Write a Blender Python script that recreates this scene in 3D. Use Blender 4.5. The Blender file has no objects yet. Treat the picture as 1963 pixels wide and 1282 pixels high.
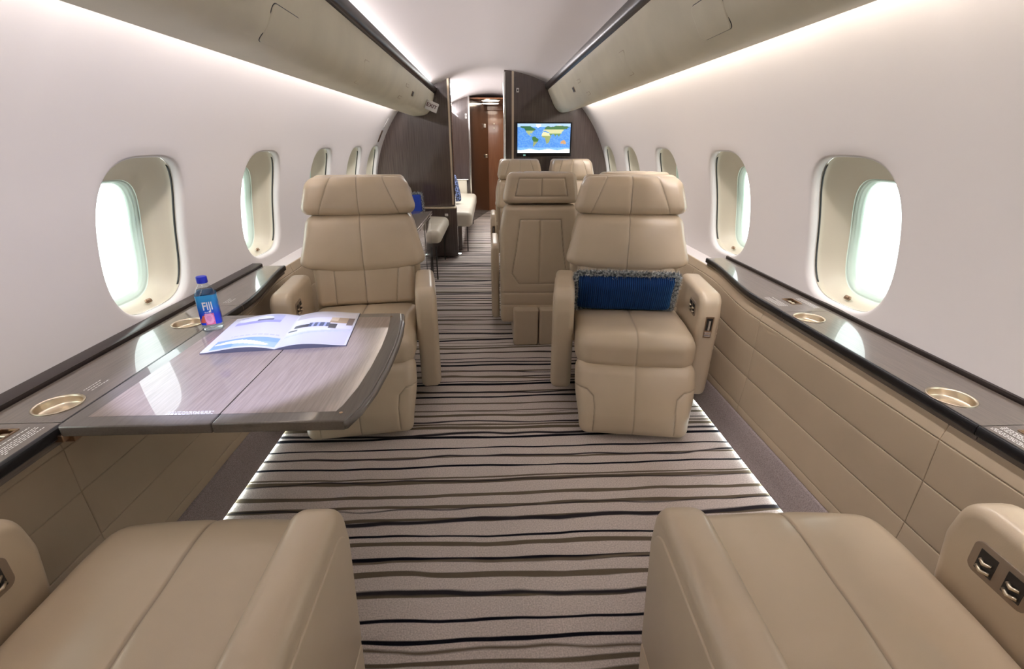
import bpy, bmesh, math, random
import numpy as np
from mathutils import Vector, Matrix
random.seed(7); rng=np.random.default_rng(7)
C=bpy.context.scene; COL=C.collection
PI=math.pi
# ------------------------------------------------------------------ camera, world, exposure
f_px=910.0; W_px,H_px=1963,1282
th=math.atan2(371.0,f_px); yaw=math.atan2(43.5,math.hypot(371.0,f_px))
cam_d=bpy.data.cameras.new('camera'); cam=bpy.data.objects.new('camera',cam_d); COL.objects.link(cam)
cam.location=(0,0,1.22); cam.rotation_euler=(PI/2-th,0,-yaw)
cam_d.sensor_fit='HORIZONTAL'; cam_d.sensor_width=36; cam_d.lens=36*f_px/W_px
cam_d.clip_start=.02; cam_d.clip_end=100
C.camera=cam
w=bpy.data.worlds.new('sky'); C.world=w; w.use_nodes=True
w.node_tree.nodes['Background'].inputs[0].default_value=(.93,1,.99,1)
w.node_tree.nodes['Background'].inputs[1].default_value=2.6
C.view_settings.view_transform='Standard'; C.view_settings.look='None'
C.view_settings.gamma=1; C.view_settings.use_curve_mapping=False
C.view_settings.exposure=0.38
def area(name,loc,rot,sx,sy,power,col=(1,.93,.9),spread=PI):
    l=bpy.data.lights.new(name,'AREA'); l.shape='RECTANGLE'; l.size=sx; l.size_y=sy; l.energy=power; l.color=col; l.spread=spread
    o=bpy.data.objects.new(name,l); COL.objects.link(o); o.location=loc; o.rotation_euler=rot; return o
def aim(o,d): o.rotation_euler=Vector(d).to_track_quat('-Z','Y').to_euler()
WASH=(1,.95,.98)
# cove strips behind the bin trim (light the ceiling) and behind the lower bin edge (wash the walls)
CY=[-1.2,.6,2.4,4.2]
def strip(name,x,cy,z,ly,wx,tilt,power,col):
    # long side along Y, emits along (sin tilt,0,-cos tilt)
    a=area(name,(x,cy,z),(0,-tilt,0),wx,ly,power,col); return a
for cy in CY:
    strip('ceiling_cove_light',-.63,cy,1.70,1.78,.04,(PI-.8),24,WASH)
    strip('ceiling_cove_light',.69,cy,1.735,1.78,.04,-(PI-.8),24,WASH)
    strip('wall_wash_light',-.805,cy,1.575,1.78,.045,-.12,9.5,WASH)
    strip('wall_wash_light',.880,cy,1.600,1.78,.028,.0,8.0,WASH)
def spot(name,loc,tgt,power,size,blend,col):
    l=bpy.data.lights.new(name,'SPOT'); l.energy=power; l.spot_size=math.radians(size); l.spot_blend=blend; l.color=col; l.shadow_soft_size=.012
    o=bpy.data.objects.new(name,l); COL.objects.link(o); o.location=loc; aim(o,Vector(tgt)-Vector(loc)); return o
spot('table_reading_light',(-.69,.92,1.448),(-.70,1.24,.63),58,44,.35,(.58,.64,1))
a=area('entry_light',(.08,8.2,1.74),(0,0,0),.5,.5,3,(1,.75,.55))
strip('forward_cove_light',-.60,6.6,1.66,2.0,.04,(PI-.8),22,WASH)
a=area('forward_light',(-.05,6.5,1.80),(0,0,0),.6,1.5,16,(.95,1,.97))

# ------------------------------------------------------------------ materials
def new_mat(name):
    m=bpy.data.materials.new(name); m.use_nodes=True; nt=m.node_tree; b=nt.nodes['Principled BSDF']; return m,nt,b
def setp(b,col=None,rough=None,metal=None,spec=None,coat=None,**k):
    if col is not None: b.inputs['Base Color'].default_value=(*col,1)
    if rough is not None: b.inputs['Roughness'].default_value=rough
    if metal is not None: b.inputs['Metallic'].default_value=metal
    if spec is not None: b.inputs['Specular IOR Level'].default_value=spec
    if coat is not None: b.inputs['Coat Weight'].default_value=coat; b.inputs['Coat Roughness'].default_value=k.get('cr',.03)
def noise_bump(nt,b,scale,strength,dist=.001,detail=3,stretch=(1,1,1)):
    tc=nt.nodes.new('ShaderNodeTexCoord'); mp=nt.nodes.new('ShaderNodeMapping'); mp.inputs['Scale'].default_value=stretch
    n=nt.nodes.new('ShaderNodeTexNoise'); n.inputs['Scale'].default_value=scale; n.inputs['Detail'].default_value=detail
    bp=nt.nodes.new('ShaderNodeBump'); bp.inputs['Strength'].default_value=strength; bp.inputs['Distance'].default_value=dist
    nt.links.new(tc.outputs['Object'],mp.inputs[0]); nt.links.new(mp.outputs[0],n.inputs['Vector']); nt.links.new(n.outputs[0],bp.inputs['Height']); nt.links.new(bp.outputs[0],b.inputs['Normal'])
    return tc,mp,n
def vary(nt,b,c1,c2,scale,stretch=(1,1,1),detail=4,lo=.35,hi=.65):
    tc=nt.nodes.new('ShaderNodeTexCoord'); mp=nt.nodes.new('ShaderNodeMapping'); mp.inputs['Scale'].default_value=stretch
    n=nt.nodes.new('ShaderNodeTexNoise'); n.inputs['Scale'].default_value=scale; n.inputs['Detail'].default_value=detail
    r=nt.nodes.new('ShaderNodeValToRGB'); r.color_ramp.elements[0].position=lo; r.color_ramp.elements[1].position=hi
    r.color_ramp.elements[0].color=(*c1,1); r.color_ramp.elements[1].color=(*c2,1)
    nt.links.new(tc.outputs['Object'],mp.inputs[0]); nt.links.new(mp.outputs[0],n.inputs['Vector']); nt.links.new(n.outputs[0],r.inputs[0]); nt.links.new(r.outputs[0],b.inputs['Base Color'])
def leather(name,c,rough=.38,spec=.5,coat=.0):
    m,nt,b=new_mat(name); setp(b,c,rough,0,spec,coat,cr=.24)
    vary(nt,b,tuple(x*.96 for x in c),tuple(min(1,x*1.04) for x in c),5)
    noise_bump(nt,b,420,.18,.0006,2)
    at=nt.nodes.new('ShaderNodeAttribute'); at.attribute_name='seam'; mx_=nt.nodes.new('ShaderNodeMix'); mx_.data_type='RGBA'
    old=b.inputs['Base Color'].links[0].from_socket; nt.links.new(at.outputs['Fac'],mx_.inputs[0]); nt.links.new(old,mx_.inputs[6]); mx_.inputs[7].default_value=(*[x*.28 for x in c],1); nt.links.new(mx_.outputs[2],b.inputs['Base Color'])
    return m
M={}
M['leather']=leather('leather_taupe',(.56,.455,.325),coat=.45)
M['leather_panel']=leather('leather_panel',(.47,.375,.265),.5,.35)
M['leather_pale']=leather('leather_pale',(.74,.69,.58))
M['bin']=leather('bin_cream',(.68,.63,.49),.5,.3)
def plain(name,c,rough=.5,metal=0,spec=.5,coat=None,**k):
    m,nt,b=new_mat(name); setp(b,c,rough,metal,spec,coat,**k); return m
m,nt,b=new_mat('wall_cream'); setp(b,(.64,.605,.59),.55,0,.3); noise_bump(nt,b,60,.05,.001); M['wall']=m
m,nt,b=new_mat('ceiling_white'); setp(b,(.70,.65,.64),.6,0,.25); noise_bump(nt,b,60,.04,.001); M['ceiling']=m
M['reveal']=plain('window_reveal_cream',(.55,.49,.39),.45)
M['seal']=plain('window_seal_pale_green',(.62,.74,.66),.25)
M['gasket']=plain('black_gasket',(.02,.02,.02),.4)
M['black']=plain('black_gloss',(.012,.011,.012),.3,spec=.3)
M['dark']=plain('dark_recess',(.02,.017,.015),.5)
M['bronze']=plain('bronze_metal',(.36,.25,.17),.28,1)
M['brass']=plain('champagne_metal',(.66,.57,.44),.33,1)
M['plate_taupe']=plain('plate_taupe',(.27,.205,.15),.4,.2)
M['chrome']=plain('chrome_metal',(.75,.74,.72),.15,1)
M['white']=plain('white_print',(.75,.75,.72),.5)
M['white_plastic']=plain('white_plastic',(.7,.68,.66),.4)
def veneer(name,c1,c2,stretch,scale=26,rough=.32,coat=1,spec=.5,cr=.02):
    m,nt,b=new_mat(name); setp(b,c1,rough,0,spec,coat,cr=cr); vary(nt,b,c1,c2,scale,stretch,5,.3,.7); return m
M['wood_ledge']=veneer('veneer_ledge',(.095,.075,.06),(.15,.12,.095),(9,.4,9))
M['wood_table']=veneer('veneer_table',(.20,.15,.125),(.29,.225,.19),(9,.45,9),22,.4)
M['wood_border']=veneer('veneer_table_border',(.10,.085,.07),(.13,.11,.095),(9,.45,9),22,.4)
M['wood_bulk']=veneer('veneer_bulkhead',(.060,.041,.035),(.098,.070,.060),(9,9,.35),10,.2,1,.5,.04)
M['wood_closet']=veneer('veneer_closet',(.028,.018,.014),(.05,.034,.028),(9,9,.35),10,.25,.6,.5,.08)
M['wood_door']=veneer('veneer_door_orange',(.27,.105,.045),(.36,.15,.065),(9,9,.4),10,.3,.6,.5,.1)
M['trim_dark']=plain('trim_dark_gloss',(.03,.021,.018),.3,spec=.5)
def emis(name,c,s):
    m=bpy.data.materials.new(name); m.use_nodes=True; nt=m.node_tree; nt.nodes.remove(nt.nodes['Principled BSDF'])
    e=nt.nodes.new('ShaderNodeEmission'); e.inputs[0].default_value=(*c,1); e.inputs[1].default_value=s
    nt.links.new(e.outputs[0],nt.nodes['Material Output'].inputs[0]); return m
M['led']=emis('led_strip',(.88,1,.97),16); M['lamp']=emis('lamp_glow',(1,.85,.7),9)
def thin_glass(name,tint=(.95,1,.98),f=.05):
    m=bpy.data.materials.new(name); m.use_nodes=True; nt=m.node_tree; nt.nodes.remove(nt.nodes['Principled BSDF'])
    t=nt.nodes.new('ShaderNodeBsdfTransparent'); t.inputs[0].default_value=(*tint,1); g=nt.nodes.new('ShaderNodeBsdfGlossy'); g.inputs['Roughness'].default_value=.02
    mx=nt.nodes.new('ShaderNodeMixShader'); mx.inputs[0].default_value=f
    nt.links.new(t.outputs[0],mx.inputs[1]); nt.links.new(g.outputs[0],mx.inputs[2]); nt.links.new(mx.outputs[0],nt.nodes['Material Output'].inputs[0]); return m
M['pane']=thin_glass('window_pane'); M['bottle']=thin_glass('clear_bottle',(.93,.96,.97),.12)
# mauve carpet on kick panels
m,nt,b=new_mat('mauve_carpet'); setp(b,(.20,.155,.145),.95,0,.05); vary(nt,b,(.25,.205,.20),(.38,.32,.31),300,(1,1,1),2); noise_bump(nt,b,500,.6,.003); M['kick']=m
# striped carpet
def carpet():
    m,nt,b=new_mat('striped_carpet'); setp(b,(.5,.44,.4),.95,0,.08)
    N=nt.nodes; L=nt.links
    tc=N.new('ShaderNodeTexCoord'); sp=N.new('ShaderNodeSeparateXYZ'); L.new(tc.outputs['Object'],sp.inputs[0])
    def math_(op,a,b_=None,c=None):
        n=N.new('ShaderNodeMath'); n.operation=op
        for i,v in enumerate((a,b_,c)):
            if v is None: continue
            if isinstance(v,(int,float)): n.inputs[i].default_value=v
            else: L.new(v,n.inputs[i])
        return n.outputs[0]
    base=None
    mixprev=None
    def layer(seed,scale,amp,ns,c_dark,c_tan,thr,tmin,tmax):
        mp=N.new('ShaderNodeMapping'); mp.inputs['Scale'].default_value=(1.0,ns,1); mp.inputs['Location'].default_value=(seed,seed*1.7,0)
        L.new(tc.outputs['Object'],mp.inputs[0])
        no=N.new('ShaderNodeTexNoise'); no.inputs['Scale'].default_value=1.7; no.inputs['Detail'].default_value=2.5; L.new(mp.outputs[0],no.inputs['Vector'])
        d=math_('MULTIPLY',math_('SUBTRACT',no.outputs[0],.5),amp)
        v=math_('ADD',math_('MULTIPLY',math_('ADD',sp.outputs[1],d),scale),seed*10)
        vo=N.new('ShaderNodeTexVoronoi'); vo.voronoi_dimensions='1D'; vo.inputs['Scale'].default_value=1; vo.inputs['Randomness'].default_value=.85
        L.new(v,vo.inputs['W'])
        sc=N.new('ShaderNodeSeparateColor'); L.new(vo.outputs['Color'],sc.inputs[0])
        # thickness varies slowly along the line
        mp2=N.new('ShaderNodeMapping'); mp2.inputs['Scale'].default_value=(3,40,1); L.new(tc.outputs['Object'],mp2.inputs[0])
        n2=N.new('ShaderNodeTexNoise'); n2.inputs['Scale'].default_value=1; n2.inputs['Detail'].default_value=1; L.new(mp2.outputs[0],n2.inputs['Vector'])
        t=math_('ADD',math_('MULTIPLY',sc.outputs[0],tmax-tmin),tmin)
        t=math_('MULTIPLY',t,math_('ADD',n2.outputs[0],.5))
        mr=N.new('ShaderNodeMapRange'); mr.inputs['From Min'].default_value=0; mr.inputs['From Max'].default_value=.05; mr.inputs['To Min'].default_value=0; mr.inputs['To Max'].default_value=1
        L.new(math_('SUBTRACT',t,vo.outputs['Distance']),mr.inputs[0])
        isd=math_('GREATER_THAN',sc.outputs[1],thr)
        mc=N.new('ShaderNodeMix'); mc.data_type='RGBA'; mc.inputs[6].default_value=(*c_tan,1); mc.inputs[7].default_value=(*c_dark,1); L.new(isd,mc.inputs[0])
        return mr.outputs[0],mc.outputs[2]
    n=N.new('ShaderNodeTexNoise'); n.inputs['Scale'].default_value=220; n.inputs['Detail'].default_value=2; L.new(tc.outputs['Object'],n.inputs['Vector'])
    r=N.new('ShaderNodeValToRGB'); r.color_ramp.elements[0].color=(.50,.44,.41,1); r.color_ramp.elements[1].color=(.74,.66,.62,1); r.color_ramp.elements[0].position=.3; r.color_ramp.elements[1].position=.7
    L.new(n.outputs[0],r.inputs[0]); cur=r.outputs[0]; mask=None
    for args in ((1.3,16.5,.060,2.0,(.008,.008,.013),(.15,.12,.085),.52,.08,.24),(4.1,7.5,.11,1.3,(.03,.026,.03),(.17,.135,.10),.40,.03,.12)):
        fac,cc=layer(*args)
        mx=N.new('ShaderNodeMix'); mx.data_type='RGBA'; L.new(fac,mx.inputs[0]); L.new(cur,mx.inputs[6]); L.new(cc,mx.inputs[7]); cur=mx.outputs[2]
        mask=fac if mask is None else math_('MAXIMUM',mask,fac)
    L.new(cur,b.inputs['Base Color'])
    h=math_('SUBTRACT',n.outputs[0],math_('MULTIPLY',mask,1.2))
    bp=N.new('ShaderNodeBump'); bp.inputs['Strength'].default_value=.55; bp.inputs['Distance'].default_value=.003; L.new(h,bp.inputs['Height']); L.new(bp.outputs[0],b.inputs['Normal'])
    return m
M['carpet']=carpet()
def attr_mat(name,rough=.4,emit=0,coat=0):
    m,nt,b=new_mat(name); setp(b,(1,1,1),rough,0,.5,coat); a=nt.nodes.new('ShaderNodeAttribute'); a.attribute_name='print'; 
    nt.links.new(a.outputs['Color'],b.inputs['Base Color'])
    if emit: nt.links.new(a.outputs['Color'],b.inputs['Emission Color']); b.inputs['Emission Strength'].default_value=emit
    return m
M['paper']=attr_mat('printed_paper',.3); M['screen']=attr_mat('lit_screen',.2,.75); M['label']=attr_mat('printed_label',.25)
# corduroy
m,nt,b=new_mat('blue_corduroy'); setp(b,(.01,.04,.16),.8,0,.2); b.inputs['Sheen Weight'].default_value=.5; b.inputs['Sheen Tint'].default_value=(.1,.35,.8,1)
wv=nt.nodes.new('ShaderNodeTexWave'); wv.inputs['Scale'].default_value=33; tc=nt.nodes.new('ShaderNodeTexCoord'); nt.links.new(tc.outputs['Object'],wv.inputs[0])
r=nt.nodes.new('ShaderNodeValToRGB'); r.color_ramp.elements[0].color=(.002,.01,.055,1); r.color_ramp.elements[1].color=(.008,.055,.22,1); nt.links.new(wv.outputs[0],r.inputs[0]); nt.links.new(r.outputs[0],b.inputs['Base Color'])
bp=nt.nodes.new('ShaderNodeBump'); bp.inputs['Strength'].default_value=.8; bp.inputs['Distance'].default_value=.004; nt.links.new(wv.outputs[0],bp.inputs['Height']); nt.links.new(bp.outputs[0],b.inputs['Normal']); M['corduroy']=m
M['blue']=plain('blue_cloth',(.01,.05,.42),.8); M['capblue']=plain('cap_blue',(.01,.03,.55),.35)
m,nt,b=new_mat('grey_fur'); setp(b,(.3,.34,.36),.8); vary(nt,b,(.07,.09,.11),(.75,.78,.78),90,(1,1,1),2,.4,.6); M['fur']=m
m,nt,b=new_mat('patterned_cloth'); setp(b,(.1,.1,.2),.8); vary(nt,b,(.01,.012,.03),(.25,.35,.7),60,(1,1,1),2,.5,.56); M['pattern']=m

# ------------------------------------------------------------------ mesh helpers
def mesh_np(name,V,F,mat=None,smooth=True,flip=False,auto=None):
    me=bpy.data.meshes.new(name); me.from_pydata([tuple(v) for v in np.asarray(V,float)],[],[tuple(reversed(f)) if flip else tuple(f) for f in F]); me.update()
    if smooth: me.polygons.foreach_set('use_smooth',[True]*len(me.polygons))
    if auto: 
        me.set_sharp_from_angle(angle=math.radians(auto))
    if mat:
        for mm in (mat if isinstance(mat,(list,tuple)) else [mat]): me.materials.append(M[mm] if isinstance(mm,str) else mm)
    return me
def link(name,me,parent=None,loc=(0,0,0),rot=(0,0,0)):
    o=bpy.data.objects.new(name,me); COL.objects.link(o); o.location=loc; o.rotation_euler=rot
    if parent: o.parent=parent
    return o
def tag(o,label=None,cat=None,group=None,kind=None):
    if label: o['label']=label
    if cat: o['category']=cat
    if group: o['group']=group
    if kind: o['kind']=kind
    return o
def thing(name,label,cat,loc=(0,0,0),rz=0,group=None):
    return tag(link(name,None,None,loc,(0,0,rz)),label,cat,group)
def join(*parts):
    V=[];F=[];n=0
    for v,f in parts:
        v=np.asarray(v,float); V.append(v); F+=[tuple(i+n for i in q) for q in f]; n+=len(v)
    return np.vstack(V),F
def box(x0,x1,y0,y1,z0,z1):
    V=[(x,y,z) for x in (x0,x1) for y in (y0,y1) for z in (z0,z1)]
    F=[(0,1,3,2),(4,6,7,5),(0,4,5,1),(2,3,7,6),(0,2,6,4),(1,5,7,3)]
    return np.array(V,float),F
def loft(secs,closed=True,cap0=True,cap1=True):
    n=len(secs[0]); V=np.array([p for s in secs for p in s],float); F=[]
    for i in range(len(secs)-1):
        for j in range(n if closed else n-1):
            k=(j+1)%n; F.append((i*n+j,i*n+k,(i+1)*n+k,(i+1)*n+j))
    if cap0: F.append(tuple(range(n-1,-1,-1)))
    if cap1: F.append(tuple((len(secs)-1)*n+j for j in range(n)))
    return V,F
def rpoly(pts,rad,inset=0,nseg=6):
    """CCW polygon, rounded corners, edges moved inward by inset"""
    n=len(pts); P=[Vector(p) for p in pts]; E=[]
    for i in range(n):
        d=(P[(i+1)%n]-P[i]).normalized(); nn=Vector((-d.y,d.x)); E.append((P[i]+nn*inset,d))
    out=[]
    for i in range(n):
        p0,d0=E[i-1]; p1,d1=E[i]
        cr=d0.x*d1.y-d0.y*d1.x
        if abs(cr)<1e-6: c=p1
        else:
            t=((p1-p0).x*d1.y-(p1-p0).y*d1.x)/cr; c=p0+d0*t
        r=rad[i] if isinstance(rad,(list,tuple)) else rad
        r=max(r-inset if cr>0 else r+inset,.0005)
        ang=math.atan2(cr,d0.dot(d1)); tl=abs(r*math.tan(ang/2))
        a=c-d0*tl; b_=c+d1*tl; s=1 if ang>0 else -1
        cen=a+Vector((-d0.y,d0.x))*r*s
        a0=math.atan2(a.y-cen.y,a.x-cen.x)
        for k in range(nseg+1):
            t=a0+ang*k/nseg; out.append((cen.x+r*math.cos(t),cen.y+r*math.sin(t)))
    return out
def slab(pts,rad,t0,t1,er,axis='z',nseg=6,ner=4):
    """extrude rounded polygon from t0 to t1 along axis with rounded edges er"""
    levels=[]
    for k in range(ner+1):
        a=PI/2*k/ner; levels.append((t0+er*(1-math.sin(a)),er*(1-math.cos(a))))
    levels=[(t0+er*(1-math.cos(PI/2*k/ner)),er*(1-math.sin(PI/2*k/ner))) for k in range(ner+1)]
    levels+=[(t1-er*(1-math.cos(PI/2*k/ner)),er*(1-math.sin(PI/2*k/ner))) for k in range(ner,-1,-1)]
    secs=[]
    for t,ins in levels:
        q=rpoly(pts,rad,ins,nseg)
        if axis=='z': secs.append([(a,b_,t) for a,b_ in q])
        elif axis=='x': secs.append([(t,a,b_) for a,b_ in q])
        else: secs.append([(b_,t,a) for a,b_ in q])
    return loft(secs)
def rbox(x0,x1,y0,y1,z0,z1,r=.005,er=None):
    er=r if er is None else er; er=min(er,(z1-z0)*.49); r=min(max(r,er),(x1-x0)*.49,(y1-y0)*.49)
    return slab([(x0,y0),(x1,y0),(x1,y1),(x0,y1)],r,z0,z1,min(er,r),'z')
def cyl(r0,r1,z0,z1,n=32):
    s=[[(r*math.cos(2*PI*k/n),r*math.sin(2*PI*k/n),z) for k in range(n)] for r,z in ((r0,z0),(r1,z1))]
    return loft(s)
def lathe(prof,n=40,cap0=True,cap1=True):
    return loft([[(r*math.cos(2*PI*k/n),r*math.sin(2*PI*k/n),z) for k in range(n)] for r,z in prof],True,cap0,cap1)
def tube(path,r,n=8,closed=False):
    P=[Vector(p) for p in path]; secs=[]; m=len(P)
    up=Vector((0,0,1))
    for i,p in enumerate(P):
        d=(P[(i+1)%m]-P[i-1]) if closed else (P[min(i+1,m-1)]-P[max(i-1,0)])
        d.normalize(); a=d.cross(up)
        if a.length<1e-3: a=d.cross(Vector((1,0,0)))
        a.normalize(); b_=d.cross(a)
        secs.append([tuple(p+a*r*math.cos(2*PI*k/n)+b_*r*math.sin(2*PI*k/n)) for k in range(n)])
    if closed: secs.append(secs[0])
    return loft(secs,True,not closed,not closed)
def move(vf,d): v,f=vf; return np.asarray(v,float)+np.array(d,float),f
def rotz(vf,a): v,f=vf; c,s=math.cos(a),math.sin(a); return np.asarray(v,float)@np.array([[c,s,0],[-s,c,0],[0,0,1]]),f
def rotx(vf,a): v,f=vf; c,s=math.cos(a),math.sin(a); return np.asarray(v,float)@np.array([[1,0,0],[0,c,s],[0,-s,c]]),f
def roty(vf,a): v,f=vf; c,s=math.cos(a),math.sin(a); return np.asarray(v,float)@np.array([[c,0,-s],[0,1,0],[s,0,c]]),f
def smoothstep(t): t=np.clip(t,0,1); return t*t*(3-2*t)
def softbox(w,d,h,r,step=.006,deform=None):
    """rounded box centred on 0, numpy grid; deform(P,N)->P"""
    half=np.array([w,d,h])/2.; r=min(r,half.min()*.999)
    def axis(L):
        n=max(4,int(round(2*(L-r)/step))); a=list(np.linspace(-(L-r),L-r,n+1)); q=[L-r+ (r)*math.tan(PI/4*k/5) for k in range(1,6)]
        return np.array([-x for x in reversed(q)]+a+q)
    A=[axis(L) for L in half]; idx={}; V=[]; F=[]
    def vid(i,j,k):
        key=(i,j,k)
        if key not in idx: idx[key]=len(V); V.append((A[0][i],A[1][j],A[2][k]))
        return idx[key]
    n=[len(a)-1 for a in A]
    for i in range(n[0]):
        for j in range(n[1]):
            F.append((vid(i,j,0),vid(i,j+1,0),vid(i+1,j+1,0),vid(i+1,j,0))); k=n[2]
            F.append((vid(i,j,k),vid(i+1,j,k),vid(i+1,j+1,k),vid(i,j+1,k)))
    for i in range(n[0]):
        for k in range(n[2]):
            F.append((vid(i,0,k),vid(i+1,0,k),vid(i+1,0,k+1),vid(i,0,k+1))); j=n[1]
            F.append((vid(i,j,k),vid(i,j,k+1),vid(i+1,j,k+1),vid(i+1,j,k)))
    for j in range(n[1]):
        for k in range(n[2]):
            F.append((vid(0,j,k),vid(0,j,k+1),vid(0,j+1,k+1),vid(0,j+1,k))); i=n[0]
            F.append((vid(i,j,k),vid(i,j+1,k),vid(i,j+1,k+1),vid(i,j,k+1)))
    V=np.array(V); inner=np.clip(V,-(half-r),half-r); N=V-inner; N/=np.maximum(np.linalg.norm(N,axis=1,keepdims=True),1e-9)
    P=inner+N*r
    if deform is not None: P=deform(P,N)
    return P,F
def seamdist(u,v,line):
    """distance from (u,v) arrays to polyline"""
    d=np.full(u.shape,9.)
    for (x0,y0),(x1,y1) in zip(line[:-1],line[1:]):
        dx,dy=x1-x0,y1-y0; L=dx*dx+dy*dy; t=np.clip(((u-x0)*dx+(v-y0)*dy)/L,0,1)
        d=np.minimum(d,np.hypot(u-(x0+t*dx),v-(y0+t*dy)))
    return d
SEAMV=[None]
def groove(u,v,lines,depth=.004,wd=.0024,puff=.014,pd=.0022):
    g=np.zeros(u.shape)
    if SEAMV[0] is None or len(SEAMV[0])!=len(u): SEAMV[0]=np.zeros(u.shape)
    for l in lines:
        d=seamdist(u,v,l); SEAMV[0]=np.maximum(SEAMV[0],.6*np.exp(-(d/.0018)**2)); g=np.maximum(g,depth*np.exp(-(d/wd)**2)+pd*np.exp(-(d/puff)**2))
    return g
def text_vf(txt,size,ext=.0004,cond=1.0,bold=0):
    cu=bpy.data.curves.new('t','FONT'); cu.body=txt; cu.size=size; cu.extrude=ext; cu.offset=bold; cu.align_x='CENTER'; cu.align_y='CENTER'; cu.resolution_u=3
    o=bpy.data.objects.new('t',cu); COL.objects.link(o); dg=bpy.context.evaluated_depsgraph_get(); dg.update()
    me=bpy.data.meshes.new_from_object(o.evaluated_get(dg)); V=np.array([tuple(v.co) for v in me.vertices]); F=[tuple(p.vertices) for p in me.polygons]
    bpy.data.objects.remove(o); bpy.data.curves.remove(cu); bpy.data.meshes.remove(me); V[:,0]*=cond; return V,F
def xf(vf,mat):
    v,f=vf; v=np.asarray(v,float); m_=np.array(mat); return v@m_[:3,:3].T+m_[:3,3],f
def bay(rect,hole,ny,ns,rings,ts=None):
    """radial grid between rect boundary (a0,a1,b0,b1) and a hole; hole(dir)->pt. returns 2D pts list rings x n"""
    a0,a1,b0,b1=rect; A=np.linspace(a0,a1,ny+1); B=np.linspace(b0,b1,ns+1)
    bd=[(a,b0) for a in A[:-1]]+[(a1,b_) for b_ in B[:-1]]+[(a,b1) for a in A[:0:-1]]+[(a0,b_) for b_ in B[:0:-1]]
    H=[hole(p) for p in bd]; out=[]
    for k in range(rings+1):
        t=k/rings; t=1-(1-t)**1.3 if ts is None else ts[k]
        out.append([(p[0]+(h[0]-p[0])*t,p[1]+(h[1]-p[1])*t) for p,h in zip(bd,H)])
    return out

# ------------------------------------------------------------------ shell: circular fuselage liner
XC,ZC,R=.035,.70,1.25
def wp(side,y,s,d=0.):
    a=s/R; return (XC+side*(R+d)*math.cos(a),y,ZC+(R+d)*math.sin(a))
S0=R*math.asin((.44-ZC)/R); S1=R*math.asin((1.665-ZC)/R)
HA,HB,SWC=.215,.262,R*math.asin((.912-ZC)/R)
def sup(cx,cy,a,b_,p,e=3.3):
    dx,dy=p[0]-cx,p[1]-cy; k=(abs(dx/a)**e+abs(dy/b_)**e)**(-1/e); return (cx+dx*k,cy+dy*k)
WIN={-1:[-.98,-.08,.82,1.72,2.62,3.55,4.42,5.12],1:[-1.06,-.16,.74,1.64,2.55,3.48,4.36,5.17]}
def wall(side,name):
    V=[];F=[]
    def add(vf):
        nonlocal V,F
        n=len(V); V+=list(vf[0]); F+=[tuple(i+n for i in q) for q in vf[1]]
    ws=WIN[side]; edges=[-2.2]+[(a+b_)/2 for a,b_ in zip(ws[:-1],ws[1:])]+[5.75]
    for c,y0,y1 in zip(ws,edges[:-1],edges[1:]):
        rg=bay((y0,y1,S0,S1),lambda p:sup(c,SWC,HA+.016,HB+.016,p),20,36,9)
        rows=[[wp(side,a,b_) for a,b_ in r] for r in rg]
        for g,d in ((.010,.0012),(.005,.005),(.0015,.011),(0,.018),(0,.034)):
            rows.append([wp(side,*sup(c,SWC,HA+g,HB+g,p),d) for p in rg[-1]])
        add(loft(rows,True,False,False))
    S=np.linspace(S0,S1,37)
    add(loft([[wp(side,y,s) for s in S] for y in (5.75,9.6)],False,False,False))
    return link(name,mesh_np(name,V,F,'wall',flip=(side<0)))
tag(wall(-1,'wall_left'),kind='structure'); tag(wall(1,'wall_right'),kind='structure')
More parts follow.
